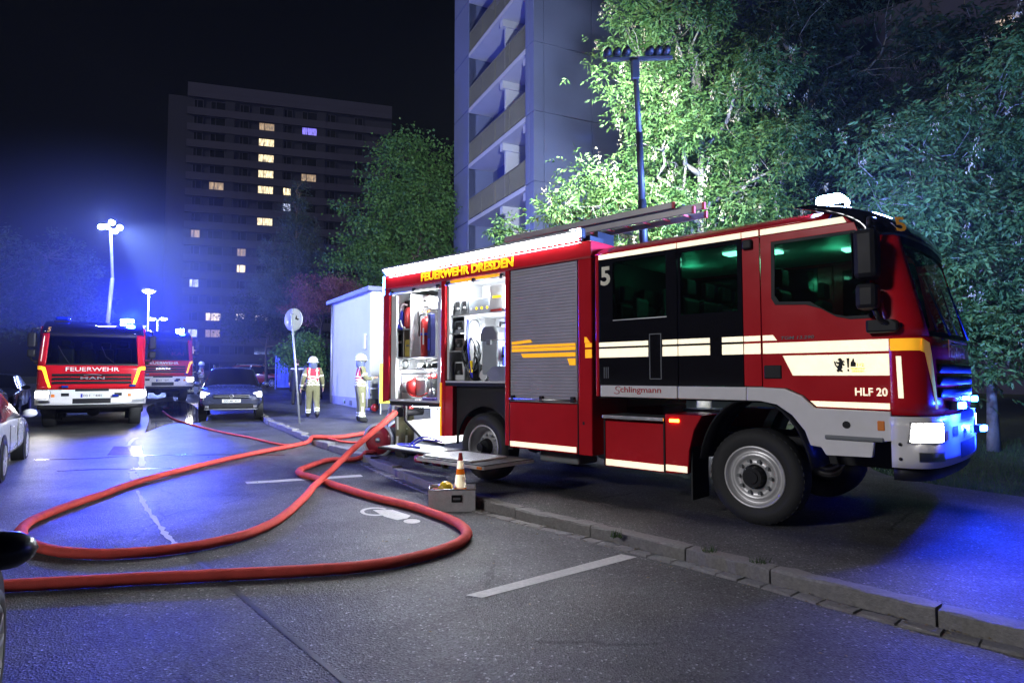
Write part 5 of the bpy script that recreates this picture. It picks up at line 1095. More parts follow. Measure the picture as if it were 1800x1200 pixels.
# ============================================================ CARS
def car(name, label, loc, rz, paint, kind='suv', lights=False, group='cars parked in the street', plate='DD MK 807'):
    T = thing(name, label, 'car', loc, rz, group)
    S = [(-2.21, .52, .86, .64, .90, .55), (-2.13, .36, 1.0, .84, 1.06, .74), (-1.98, .30, 1.05, .89, 1.16, .74), (-1.58, .28, 1.05, .90, 1.58, .63), (-.95, .28, 1.04, .905, 1.66, .64), (-.1, .28, 1.02, .905, 1.67, .645), (.5, .28, 1.0, .905, 1.60, .635),
         (1.12, .28, .99, .90, 1.07, .78), (1.28, .28, .985, .90, 1.03, .80), (1.75, .30, .94, .88, .98, .78), (2.05, .34, .84, .84, .87, .74), (2.17, .42, .74, .72, .78, .62)]
    if kind == 'sedan': S = [(x * 1.06, zb * .75, 1.0 * (zl * .89), w_, zr * (.87 if zr > 1.3 else .89), wr) for x, zb, zl, w_, zr, wr in S]; S[3] = (-1.25, .22, .92, .90, 1.36, .60); S[2] = (-1.95, .23, .94, .89, 1.0, .72)
    V = []; n_ = 8
    for (x, zb, zl, w_, zr, wr) in S:
        h_ = [(0, zb), (.8 * w_, zb), (w_, zb + .14), (w_ * 1.01, (zb + zl) / 2 + .05), (w_ * .965, zl), (wr, zr - .06), (wr * .82, zr), (0, zr + .02)]
        V += [(x, y, z) for y, z in h_] + [(x, -y, z) for y, z in reversed(h_[1:-1])]
    m_ = 14; F = []; MI = []
    for i in range(len(S) - 1):
        for k in range(m_):
            F.append((i * m_ + k, i * m_ + (k + 1) % m_, (i + 1) * m_ + (k + 1) % m_, (i + 1) * m_ + k)); xm = (S[i][0] + S[i + 1][0]) / 2
            side = k in (4, 9); top = k in (5, 6, 7, 8); g = 0
            if side and S[3][0] - .4 < xm < S[7][0]: g = 1
            if top and (i == 6 or i == 2): g = 1
            MI.append(g)
    F += [tuple(range(m_)), tuple(reversed([(len(S) - 1) * m_ + k for k in range(m_)]))]; MI += [0, 0]
    me = bpy.data.meshes.new('car_body'); me.from_pydata(V, [], F); me.materials.append(paint); me.materials.append(mat('car_window', (.008, .008, .011), .12, spec=.25, var=.1)); me.polygons.foreach_set('material_index', MI); me.polygons.foreach_set('use_smooth', [True] * len(F))
    bm = bmesh.new(); bm.from_mesh(me); bmesh.ops.recalc_face_normals(bm, faces=bm.faces)
    cl = bm.edges.layers.float.get('crease_edge') or bm.edges.layers.float.new('crease_edge')
    for e in bm.edges:
        if len(e.link_faces) == 2 and e.link_faces[0].material_index != e.link_faces[1].material_index: e[cl] = .75
    bm.to_mesh(me); bm.free()
    bo = link('car_body', me, None, T); sm = bo.modifiers.new('s', 'SUBSURF'); sm.levels = 2; sm.render_levels = 3
    r = .345 if kind == 'suv' else .33; wb = 1.34 if kind == 'suv' else 1.42
    for x in (-wb, wb):
        for s in (-1, 1):
            q = MB(); q.cyl((x, s * .70, r + .02), r + .055, s * .205, 'y', 30); q.build('wheel_arch', BLACK, T)
            wl = bpy.data.objects.new('wheel', None); COL.objects.link(wl); wl.parent = T; wl.location = (x, s * .915, r); wl.rotation_euler = (0, 0, 0 if s < 0 else math.pi)
            q = MB(); q.lathe([(.235, .0), (.26, -.012), (r - .03, -.006), (r, .03), (r, .18), (r - .03, .2), (.2, .2)], (0, 0, 0), 'y', 32); q.build('tyre', RUBBER, wl, fix=False)
            q = MB(); q.lathe([(.24, .0), (.228, -.006), (.22, .03), (.20, .09)], (0, 0, 0), 'y', 32)
            for k in range(10): a = 2 * math.pi * k / 10; q.bar((.03 * math.cos(a), .01, .03 * math.sin(a)), (.226 * math.cos(a + .08), .004, .226 * math.sin(a + .08)), .022, .03)
            q.cyl((0, .02, 0), .05, -.02, 'y', 12); q.build('rim', SILV, wl, fix=False); q = MB(); q.cyl((0, .10, 0), .20, .02, 'y', 20); q.build('brake_disc', GREYP, wl)
    zc = .88 if kind == 'sedan' else 1
    for s in (-1, 1):
        q = MB(); q.ball((.78, s * 1.0, 1.10 * zc), .11, (.75, 1.1, .72), 12); q.bar((.84, s * .86, 1.03 * zc), (.80, s * .96, 1.07 * zc), .05, .03); q.build('wing_mirror', paint, T)
        q = MB(); q.prism([(2.02, .70 * zc), (2.13, .72 * zc), (2.06, .84 * zc), (1.80, .90 * zc)], 'y', s * .50, s * .86); q.build('headlight', E_HEADC if lights else mat('lamp_chrome', (.6, .62, .66), .12, 1), T, .03)
        q = MB(); q.box(-2.19, -2.02, min(s * .52, s * .83), max(s * .52, s * .83), .80 * zc, .95 * zc); q.build('tail_light', mat('tail_red', (.25, .005, .01), .2, coat=.6), T, .03)
        q = MB(); q.box(2.0, 2.17, min(s * .5, s * .72), max(s * .5, s * .72), .40 * zc, .47 * zc); q.build('fog_lamp', ALU, T, .01)
        for x_ in (-.35, .55): q = MB(); q.box(x_ - .09, x_ + .09, s * .905 - .012, s * .905 + .012, .90 * zc, .925 * zc); q.build('door_handle', paint, T, .006)
        for x_ in (.95, .05, -.85): q = MB(); q.box(x_ - .004, x_ + .004, s * .909 - .006, s * .909 + .004, .38, .96 * zc); q.build('door_seam', BLACK, T)
    q = MB(); q.box(2.02, 2.20, -.50, .50, .68 * zc, .80 * zc); g_ = q.build('grille', GLOSSB, T, .02)
    for z in (.72, .765): q = MB(); q.box(2.1, 2.206, -.5, .5, z * zc, (z + .012) * zc); q.build('chrome_bar', ALU, g_)
    q = MB(); q.lathe([(.045, .0), (.062, .0), (.062, .02), (.045, .02)], (2.205, 0, .755 * zc), 'x', 20); q.build('round_badge', ALU, g_)
    q = MB(); q.box(2.03, 2.185, -.62, .62, .38 * zc, .52 * zc); q.build('lower_intake', BLACK, T, .02); q = MB(); q.box(2.04, 2.195, -.74, .74, .345 * zc, .37 * zc); q.build('chrome_lip', ALU, T, .006)
    q = MB(); q.box(2.195, 2.205, -.26, .26, .555 * zc, .655 * zc); pl = q.build('number_plate', mat('plate_white', (.78, .78, .76), .5), T, .004); text('lettering', plate, BLACK, pl, (2.207, -.19, .578 * zc), .40, .055 * zc, (R(90), 0, R(90)), .008)
    q = MB(); q.box(-2.215, -2.205, -.26, .26, .6 * zc, .7 * zc); q.build('rear_plate', MATS['plate_white'], T)
    if kind == 'suv':
        for s in (-1, 1): q = MB(); q.tube([(-1.3, s * .56, 1.66), (-1.2, s * .57, 1.71), (.2, s * .57, 1.71), (.35, s * .56, 1.65)], .016, 6); q.build('roof_rail', ALU, T)
    return T
E_HEADC = emis('car_headlight', (.9, .95, 1), 2.0)
P_DARK = mat('dark_blue_car_paint', (.05, .06, .11), .25, .3, var=.06, coat=.9); P_WHITE = mat('white_car_paint', (.84, .85, .88), .22, var=.03, coat=.9); P_RED = mat('red_car_paint', (.4, .02, .02), .3, coat=.8); P_BLK = mat('black_car_paint', (.012, .012, .014), .3, coat=.8)
sc = at(408, 660, 19.3); hs = Vector((.40, -.915, 0)).normalized(); car('suv', 'dark grey sport utility car parked facing the camera at the kerb', (sc.x - hs.x * 1.9, sc.y - hs.y * 1.9, H(20.5)), math.atan2(hs.y, hs.x), P_DARK, 'suv', True)
wa, wb_ = gp(10, 844, 0, False), gp(45, 806, 0, False); dd = (wb_ - wa).normalized(); mid = (wa + wb_) / 2; nl = Vector((-dd.y, dd.x, 0)); cw = mid + nl * .92
car('white_car', 'white sedan at the left edge, seen along its right side', (cw.x, cw.y, H(cw.y)), math.atan2(dd.y, dd.x), P_WHITE, 'sedan', False)
for (off, lb) in ((7.4, 'black car parked just beyond the white sedan'), (13.0, 'black car parked farther back beside the left fire engine')):
    c_ = cw + dd * off + nl * 1.2; car('dark_car', lb, (c_.x, c_.y, H(c_.y)), math.atan2(-dd.y, -dd.x), P_BLK, 'sedan', False)
c_ = at(450, 660, 47); car('red_car', 'red car parked far behind the dark car', (c_.x, 47, H(47)), math.atan2(hs.y, hs.x) + R(75), P_RED, 'suv', False)
c_ = at(489, 660, 50); car('silver_car', 'silver car parked far back beside the gate', (c_.x, 50, H(50)), math.atan2(hs.y, hs.x) + R(65), mat('silver_car_paint', (.4, .42, .45), .3, .4, coat=.8), 'sedan', False)
# the car whose wing mirror reaches into the lower left corner
mp = at(4, 962, 2.61); rzn = math.atan2(dd.y, dd.x); mm_ = Vector((.78, -1.0, 1.10 * .88)); rot = Matrix.Rotation(rzn, 3, 'Z'); loc = mp - rot @ mm_; loc.z = 0
car('black_car', 'black car beside the camera, only its wing mirror in view', loc, rzn, P_BLK, 'sedan', False)
# ============================================================ HOSES, BOX, CONE, LADDER, EQUIPMENT
def hose(name, label, pts, r, m=HOSE, group='fire hoses across the road'):
    P = []
    for p in pts:
        if isinstance(p, Vector): P.append(p)
        else: P.append(gp(p[0], p[1], r * .92))
    P = smooth_path(P, 9)
    for _ in range(2):
        Q = [p.copy() for p in P]
        for i in range(2, len(P) - 2): P[i].z = max(Q[i].z * .4 + (Q[i - 1].z + Q[i + 1].z) * .2 + (Q[i - 2].z + Q[i + 2].z) * .1, gz(P[i].x, P[i].y) + r * .8)
    for i, p in enumerate(P): p += Vector((math.sin(i * .9), math.cos(i * .7), 0)) * r * .04
    
    q = MB(); q.tube(P, [r * (1 + .025 * math.sin(i * 1.7)) for i in range(len(P))], 16, flat=.86)
    nv = len(P)
    for i in range(nv):                       # folded edges of the lay-flat hose
        for k_ in (0, 8):
            v = Vector(q.v[i * 16 + k_]); q.v[i * 16 + k_] = tuple(P[i] + (v - P[i]) * 1.09)
    o = q.build(name, m, None, fix=False)
    return tag(o, label, 'hose', group)
o0 = tl(-6.2, -1.28, .93); o1 = tl(-6.24, -1.5, .92)
hose('fire_hose', 'thick red hose dropping from the engine outlet and looping back to the left', [o0, at(672, 745, 10.55), at(640, 772, 10.3), at(612, 797, 10.15), at(585, 824, 9.9), (556, 851), (530, 879), (492, 911), (440, 936), (380, 952), (310, 964), (220, 972), (140, 972), (84, 965), (47, 951), (36, 937),
     (52, 917), (105, 894), (180, 868), (240, 847), (330, 823), (420, 802), (500, 786), (545, 777), (600, 768), (645, 761), (690, 755)], .056)
hose('fire_hose', 'thick red hose crossing the lower left and bending back at the box', [(-170, 1052), (0, 1030), (100, 1024), (250, 1016), (400, 1009), (560, 1001), (660, 992), (730, 979), (785, 963), (814, 948), (820, 934), (806, 920), (778, 907), (724, 889), (660, 874), (600, 856), (555, 840), (530, 833), (526, 827), (540, 820), (580, 808), (630, 797), (690, 790), (740, 788)], .056)
hose('thin_hose', 'thin pink red hose running from the puddle to the pavement', [(286, 722), (302, 734), (330, 744), (380, 757), (440, 769), (495, 781), (530, 779), (560, 776), (610, 777), (660, 776), (700, 778)], .026)
# aluminium box with cone, lamp dome and red bag
bx_ = Vector((-.76, 8.08, 0)); BOX = thing('aluminium_box', 'open chequer plate aluminium box standing in the gutter', 'box', bx_, R(4))
for (a, c, nm) in (((-.29, .29, -.2, -.19, 0, .27), 0, 'wall'), ((-.29, .29, .19, .2, 0, .27), 0, 'wall'), ((-.29, -.28, -.19, .19, 0, .27), 0, 'wall'), ((.28, .29, -.19, .19, 0, .27), 0, 'wall'), ((-.28, .28, -.19, .19, 0, .02), 0, 'floor')):
    MB().box(*a).build(nm, mat('chequer_alu', (.66, .65, .67), .45, .15, var=.12, scale=26, bump=.9, bscale=34), BOX)
q = MB()
for (p_, e_) in (((-.29, -.2, .27), (.29, -.2, .27)), ((.29, -.2, .27), (.29, .2, .27)), ((.29, .2, .27), (-.29, .2, .27)), ((-.29, .2, .27), (-.29, -.2, .27))): q.tube([p_, e_], .009, 8)
q.build('rim', ALU, BOX)
for (c_, sz) in (((.06, -.205, .16), (.13, .012, .09)), ((-.295, -.0, .16), (.012, .1, .09))):
    q = MB(); q.obox(c_, sz); h_ = q.build('handle_plate', BLACK, BOX, .008); q = MB(); q.obox((c_[0] - (.008 if sz[0] < .05 else 0), c_[1] - (.008 if sz[0] > .05 else 0), c_[2]), (sz[0] * .7, sz[1] * .7, .025)); q.build('handle', GREYP, h_)
CN = thing('traffic_cone', 'orange and white reflective traffic cone standing in the aluminium box', 'cone', bx_ + Vector((.10, .02, .03)), 0); CN.scale = (1.15, 1.15, 1.24)
q = MB(); q.box(-.12, .12, -.12, .12, 0, .03); q.build('base', ORANGE, CN, .01)
zs_ = [.03, .19, .32, .38, .46, .53]; rad_ = lambda z: .088 - .072 * (z - .03) / .52
for i, (z0, z1) in enumerate(zip(zs_, zs_[1:])):
    q = MB(); q.lathe([(rad_(z0), z0), (rad_(z1), z1)], (0, 0, 0), 'z', 24); q.build('band', [retro('retro_orange', (1.6, .35, .02)), RW, retro('retro_orange', (1.6, .35, .02)), RW, REDM][i], CN)
q = MB(); q.cyl((0, 0, .53), rad_(.53), .008, 'z', 24); q.build('tip', REDM, CN)
q = MB(); q.ball((0, 0, .08), .095, (1, 1, .85), 16); q.lathe([(.1, 0), (.1, .03)], (0, 0, .02), 'z', 16); o = q.build('warning_lamp', mat('yellow_lens', (.75, .48, .02), .25, coat=.5), None, loc=bx_ + Vector((-.08, -.04, .19))); tag(o, 'round yellow warning lamp lying in the aluminium box', 'lamp')
q = MB(); q.box(-.1, .1, -.07, .07, 0, .2); o = q.build('red_bag', mat('red_bag', (.45, .03, .02), .7), None, .03, loc=bx_ + Vector((-.17, .05, .04))); tag(o, 'red bag in the left corner of the aluminium box', 'bag')
# ladder on the engine roof
LD = on_engine('ladder', 'grey extension ladder with red end caps lying on the engine roof', 'ladder', 0, 0, 0)
for (y, z, x1) in ((-.52, 3.66, -1.0), (-.52, 3.77, -1.28), (-.18, 3.66, -1.0), (-.18, 3.77, -1.28), (-.40, 3.72, -.92)):
    q = MB(); q.box(-4.3, x1, y - .018, y + .018, z - .042, z + .042); rl = q.build('rail', mat('ladder_grey', (.30, .29, .28), .45, .5, var=.12), LD, .006)
    MB().box(x1, x1 + .035, y - .021, y + .021, z - .045, z + .045).build('end_cap', REDM, rl, .006)
for i in range(11): q = MB(); q.tube([(-4.2 + .3 * i, -.5, 3.66), (-4.2 + .3 * i, -.2, 3.66)], .014, 8); q.build('rung', mat('ladder_rung', (.42, .05, .04), .5), LD)
for x in (-4.1, -3.3, -2.5): q = MB(); q.box(x, x + .06, -.55, -.15, 3.38, 3.61); q.build('roof_support', BLACK, LD)
for x in (-2.1, -3.0): q = MB(); q.box(x, x + .22, -.56, -.14, 3.585, 3.82); q.build('clamp', GREYP, LD, .01) if False else None
# ---- things in the rear cupboard
def eq(name, label, cat, x, y, z, rz=0): return on_engine(name, label, cat, x, y, z, rz, None)
t = eq('fire_extinguisher', 'tall red extinguisher bottle with blue strap in the rear cupboard', 'extinguisher', -5.67, -1.04, 1.885)
q = MB(); q.lathe([(.0001, 0), (.085, 0), (.092, .03), (.092, .56), (.07, .64), (.03, .68), (.0001, .68)], (0, 0, 0), 'z', 20); q.build('bottle', REDM, t)
q = MB(); q.cyl((0, 0, .68), .022, .07, 'z', 10); q.build('valve', ALU, t); q = MB(); q.tube([(-.08, -.02, .78), (0, 0, .75), (.09, 0, .78)], .012, 6); q.build('handle', ORANGE, t)
q = MB(); q.tube(smooth_path([(-.02, -.03, .72), (-.11, -.05, .70), (-.125, -.05, .5), (-.11, -.06, .35)], 4), .012, 6); q.build('discharge_hose', BLACK, t)
q = MB(); q.lathe([(.094, .36), (.097, .36), (.097, .40), (.094, .40)], (0, 0, 0), 'z', 20); q.build('strap', BLUEW, t); q = MB(); q.box(.02, .06, -.094, -.092, .2, .48); q.build('label_strip', OFFW, t)
t = eq('backpack_extinguisher', 'squat red water canister with white hose on the upper shelf', 'canister', -6.14, -1.0, 2.378)
q = MB(); q.lathe([(.0001, 0), (.12, 0), (.125, .05), (.12, .33), (.08, .39), (.0001, .40)], (0, 0, 0), 'z', 18); q.build('canister', REDM, t); q = MB(); q.tube(smooth_path([(.02, -.1, .42), (-.1, -.12, .42), (-.15, -.13, .25), (-.08, -.14, .05), (.02, -.15, .02)], 5), .018, 6); q.build('hose', OFFW, t); q = MB(); q.box(.1, .18, -.1, .05, .02, .36); q.build('side_plate', ALU, t, .01)
q = MB(); q.tube(smooth_path([(0, 0, .32), (.03, -.02, .2), (-.03, -.04, .1), (.04, -.06, .02), (.1, -.05, .0)], 5), .03, 6); q.tube([(.0, .03, .3), (.06, .0, .05)], .025, 6); o = q.build('blue_strap_bundle', BLUEW, None, loc=tl(-6.29, -1.1, 2.38), rot=(0, 0, -R(43.36))); tag(o, 'bundle of blue straps hanging beside the red canister', 'strap')
t = eq('blue_tarpaulin', 'folded dark blue tarpaulin standing beside the tall extinguisher', 'tarpaulin', -5.48, -1.08, 1.885); q = MB(); q.prism([(-.05, 0), (.05, 0), (.055, .5), (.04, .72), (-.04, .72), (-.055, .4)], 'y', -.05, .05); q.build('folded_sheet', mat('dark_blue_cloth', (.012, .015, .10), .8), t, .02); q = MB(); q.box(-.03, .02, -.055, -.05, .1, .3); q.build('tag_patch', BLUEW, t)
t = eq('portable_pump', 'red and silver portable pump on the bottom shelf', 'pump', -5.86, -.93, 1.155)
q = MB(); q.tube([(-.42, -.1, .2), (-.2, -.1, .2)], .10, 16); q.build('suction_port', ALU, t); q = MB(); q.lathe([(.0001, -.06), (.15, -.05), (.17, 0), (.15, .07), (.0001, .08)], (-.1, -.12, .22), 'x', 20); q.build('pump_housing', REDM, t)
q = MB(); q.box(-.02, .25, -.16, .14, .06, .36); q.build('engine_block', ALU, t, .02)
for i in range(5): q = MB(); q.box(.27 + .045 * i, .285 + .045 * i, -.15, .1, .12, .34); q.build('cooling_fin', ALU, t)
q = MB(); q.lathe([(.0001, 0), (.07, 0), (.08, .03), (.07, .08), (.0001, .08)], (.45, -.22, .12), 'y', 16); q.build('recoil_starter', ALU, t); q = MB(); q.box(.22, .46, -.12, .1, .36, .43); q.build('fuel_tank', REDM, t, .03)
q = MB()
for y in (-.26, .2): q.tube([(-.3, y, .02), (-.28, y, .44), (.5, y, .44), (.55, y, .02)], .014, 6)
q.tube([(-.28, -.26, .44), (-.28, .2, .44)], .014, 6); q.tube([(.5, -.26, .44), (.5, .2, .44)], .014, 6); q.build('carry_frame', STEEL, t)
q = MB(); q.tube(smooth_path([(-.15, -.22, .12), (0, -.26, .07), (.2, -.24, .06), (.35, -.2, .12)], 4), .012, 6); q.build('red_pipe', REDM, t)
t = eq('coupling_wrench_set', 'dark hose couplings lying on the narrow middle shelf', 'coupling', -5.62, -1.05, 1.68)
for i in range(4): q = MB(); q.lathe([(.04, 0), (.055, .01), (.055, .07), (.04, .08)], (-.2 + .13 * i, 0, .01), 'z', 12); q.build('coupling', BLACK if i % 2 else GREYP, t)
q = MB(); q.tube([(0, .12 * math.cos(R(30 * i)) * .6, .06 + .0) for i in range(1)] + [(.1, 0, .06)], .02, 6) if False else q.tube([(.09 * math.cos(R(a)), .0, .085 + .07 * math.sin(R(a))) for a in range(0, 360, 24)], .012, 6, True); o = q.build('hose_ring', ALU, None, loc=tl(-6.18, -1.08, 1.68), rot=(0, 0, -R(43.36))); tag(o, 'silver ring coupling at the left of the middle shelf', 'coupling')
q = MB(); q.box(-.14, .14, -.06, .06, 0, .05); o = q.build('violet_block', mat('violet_plastic', (.10, .07, .28), .6), None, .01, loc=tl(-5.4, -1.16, 1.153), rot=(0, 0, -R(43.36))); tag(o, 'small violet block on the edge of the bottom shelf', 'block')
for (x, z, h, mm, lb) in ((-6.3, 1.89, .40, BLACK, 'black tool case standing below the red canister'), (-6.08, 1.89, .30, mat('yellow_case', (.45, .35, .06), .6), 'yellowish tool pouch leaning at the divider')):
    t = eq('tool_case', lb, 'case', x, -1.03, z); MB().box(-.09, .09, -.08, .1, 0, h).build('case_body', mm, t, .02); MB().box(-.04, .04, -.095, -.08, h * .6, h * .7).build('latch', ALU, t, .004)
# ---- things in the middle cupboard
def crate(label, x, z, wd, h, m, dots=0, y=-.9):
    t = eq('storage_box', label, 'box', x, y, z); MB().box(-wd / 2, wd / 2, -.2, .3, 0, h).build('box_body', m, t, .015)
    q = MB(); q.prism([(-wd * .38, h * .3), (wd * .38, h * .3), (wd * .28, h * .92), (-wd * .28, h * .92)], 'y', -.204, -.2005) if not dots else None
    if not dots: q.build('grip_opening', BLACK, t); q = MB(); q.ball((.02, -.21, h * .42), .035, n=8); q.build('tied_rope', BLUEW if x > -4.6 else GREYP, t)
    for i in range(dots): q = MB(); q.cyl((-wd / 2 + wd * (i + .5) / dots, -.2, h * .35), .022, -.004, 'y', 14); q.build('sticker_dot', [OFFW, YELLOW, YELLOW, YELLOW][i % 4], t)
    return t
crate('first grey box with grip opening on the upper middle shelf', -4.80, 2.523, .14, .24, GREYP); crate('second grey box with grip opening on the upper middle shelf', -4.64, 2.523, .15, .24, GREYP)
crate('long grey equipment case with round stickers on the upper middle shelf', -4.30, 2.523, .48, .24, LGREY, 4)
t = eq('alu_case', 'silver case with yellow tape at the top right of the middle cupboard', 'case', -3.88, -.95, 2.56); MB().box(-.15, .15, -.2, .3, 0, .36).build('case_body', ALUP, t, .012); MB().box(-.07, .11, -.204, -.2, .17, .20).build('tape', YELLOW, t); MB().box(-.11, .11, -.208, -.2, -.03, 0).build('case_ledge', REDM, t)
crate('light grey crate at the upper left of the stacked three', -4.76, 2.237, .26, .2, LGREY); crate('brownish crate in the middle of the stacked three', -4.76, 1.957, .26, .2, mat('brown_plastic', (.12, .09, .08), .6)); crate('white crate at the bottom of the stacked three', -4.76, 1.485, .26, .3, OFFW)
t = eq('wet_vacuum', 'light grey wet vacuum cleaner with dark lid in the middle cupboard', 'vacuum', -4.0, -.98, 1.485)
q = MB(); q.prism([(-.16, .08), (.19, .08), (.20, .62), (-.17, .62)], 'y', -.2, .2); q.build('tank', LGREY, t, .04); q = MB(); q.prism([(-.19, .60), (.22, .60), (.21, .72), (.12, .82), (-.10, .82), (-.19, .72)], 'y', -.22, .22); q.build('motor_lid', GREYP, t, .03); MB().box(-.03, .07, -.235, -.2, .54, .62).build('latch', GREYP, t, .01)
for x in (-.14, .16): q = MB(); q.cyl((x, -.18, .085), .085, .04, 'y', 18); q.build('wheel', OFFW if x < 0 else BLACK, t)
q = MB(); q.tube([(-.06, .1, .80), (-.06, .1, .9), (.2, .1, .86)], .015, 6); q.build('push_handle', BLACK, t)
t = eq('cable_drum', 'coiled black cable hanging on a wire frame with blue strap', 'cable', -4.43, -1.08, 1.49)
for k in range(7): q = MB(); q.tube([(.14 * math.cos(a) * (1 + .05 * math.sin(3 * a + k)) + random.uniform(-.015, .015), -.02 + .03 * math.sin(2 * a + k) - .012 * k, .40 + .25 * math.sin(a) + random.uniform(-.01, .01)) for a in [R(15 * i) for i in range(24)]], .014, 6, True); q.build('cable_loop', BLACK if k % 3 else GREYP, t)
q = MB(); q.tube(smooth_path([(-.13, 0, .05), (-.13, 0, .55), (-.14, 0, .80), (-.06, 0, .93), (.06, 0, .93), (.14, 0, .80), (.12, 0, .55), (.12, 0, .05)], 5), .012, 6); q.build('wire_frame', STEEL, t); q = MB(); q.bar((-.02, -.11, .94), (.01, -.13, .45), .045, .006); q.bar((.01, -.13, .45), (.09, -.13, .04), .045, .006); q.build('strap', BLUEW, t)
q = MB(); q.lathe([(.03, 0), (.14, 0), (.14, .07), (.03, .07)], (0, .02, .13), 'y', 20); q.build('foot_drum', BLACK, t); MB().box(.03, .08, -.13, -.10, .12, .3).build('yellow_plug', YELLOW, t, .008)
t = eq('blue_bag', 'blue strapped tool bag at the right edge of the middle cupboard', 'bag', -3.70, -1.08, 1.71); MB().box(-.03, .03, -.1, .1, 0, .28).build('bag_body', BLUEW, t, .02); MB().box(-.03, .03, -.105, -.1, .12, .16).build('buckle', BLACK, t)
# blue lines trailing from the pump panel onto the platform
for i, lb in enumerate(('blue line looped over the folding platform', 'second blue line trailing under the pump panel')):
    q = MB(); q.tube([tl(*p) for p in smooth_path([Vector((-5.05 - .12 * i, -1.2, .50)), Vector((-5.15, -1.5, .60 - .05 * i)), Vector((-5.3 + .1 * i, -1.65, .475)), Vector((-5.1 + .2 * i, -1.78, .47)), Vector((-5.55, -1.7, .47)), Vector((-5.3, -1.55, .48))], 6)], .014, 6); o = q.build('rope', BLUEW, None); tag(o, lb, 'rope', 'blue lines')
# red hose fittings on the ground under the pump panel
for i, (x, y, lb) in enumerate(((-5.95, -.9, 'red distributor fitting under the pump panel'), (-5.4, -.95, 'brass and red coupling beside the rear wheel'))):
    t = eq('hose_fitting', lb, 'fitting', x, y, 0); q = MB(); q.tube([(-.12, 0, .12), (.14, 0, .12)], .07, 12); q.tube([(0, 0, .12), (0, -.02, .28)], .05, 10); q.build('fitting_body', REDM, t); q = MB(); q.lathe([(.06, 0), (.085, 0), (.085, .05), (.06, .05)], (.12, 0, .12), 'x', 14); q.build('coupling_ring', mat('brass', (.5, .38, .15), .35, 1), t)
# hose reel cart hung on the rear
rc = on_engine('hose_reel_cart', 'two wheeled hose reel cart with red disc wheels behind the engine', 'cart', -7.65, -.35, 0, R(25))
for y in (-.42, .42):
    wl = bpy.data.objects.new('wheel', None); COL.objects.link(wl); wl.parent = rc; wl.location = (0, y, .33)
    q = MB(); q.lathe([(.28, -.025), (.33, -.02), (.335, 0), (.33, .02), (.28, .025)], (0, 0, 0), 'y', 28); q.build('tyre', ALUP, wl); q = MB(); q.lathe([(.0001, -.02), (.1, -.03), (.28, -.012), (.28, .012), (.1, .03), (.0001, .02)], (0, 0, 0), 'y', 28); q.build('disc', mat('dark_red_disc', (.30, .015, .03), .35, coat=.5), wl); q = MB(); q.lathe([(.0001, -.06), (.05, -.05), (.05, .05), (.0001, .06)], (0, 0, 0), 'y', 14); q.build('hub', ALU, wl)
q = MB(); q.tube([(0, -.4, .33), (0, .4, .33)], .03, 10); q.lathe([(.2, -.3), (.2, .3)], (0, 0, .33), 'y', 20); q.build('drum', RUBBER, rc); 
for y in (-.36, .36): q = MB(); q.tube([(.0, y, .33), (.12, y, .55), (.22, y, 1.0)], .03, 10); q.build('frame_tube', ALUP, rc)
q = MB(); q.tube([(.22, -.36, 1.0), (.22, .36, 1.0)], .02, 8); q.build('handle_bar', ALUP, rc)
# trolley and helmet bag on the pavement by the garage
pb = gp(615, 712, 0, True); t = thing('kit_bag', 'pale green and white kit bag lying by the garage wall', 'bag', pb, R(30)); q = MB(); q.ball((0, 0, .16), .2, (1.35, .9, .85), 14); q.build('bag_body', mat('pale_green', (.42, .60, .45), .6), t); q = MB(); q.ball((-.17, -.1, .14), .09, (1, .8, 1), 10); q.build('dark_pocket', BLACK, t); q = MB(); q.tube([(-.2, 0, .25), (0, -.02, .37), (.2, 0, .25)], .015, 6); q.build('strap', BLUEW, t)
pb = gp(650, 724, 0, True); t = thing('generator_trolley', 'dark trolley with red wheel and pale frame behind the engine', 'trolley', pb, R(15)); MB().box(-.35, .3, -.2, .2, .15, .45).build('machine_body', BLACK, t, .03); q = MB(); q.lathe([(.0001, -.03), (.12, -.03), (.13, 0), (.12, .03), (.0001, .03)], (.15, -.25, .16), 'y', 18); q.build('wheel', REDM, t); q = MB()
for x in (-.1, .3): q.tube([(x, -.22, .1), (x, -.22, 1.2)], .025, 8)
q.tube([(-.1, -.22, 1.2), (.3, -.22, 1.2)], .025, 8); q.tube([(-.1, -.22, .8), (.3, -.22, .8)], .025, 8); q.build('push_frame', ALUP, t)
o_ = gp(541, 700, 0, True)
q = MB(); q.box(-.12, .12, -.05, .05, -.03, .05); o = q.build('hand_lamp', BLACK, None, .02, loc=f1 + Vector((-.30, .02, .86)), rot=(0, R(20), R(30))); tag(o, 'dark tool carried in the walking firefighter\'s left hand', 'tool')

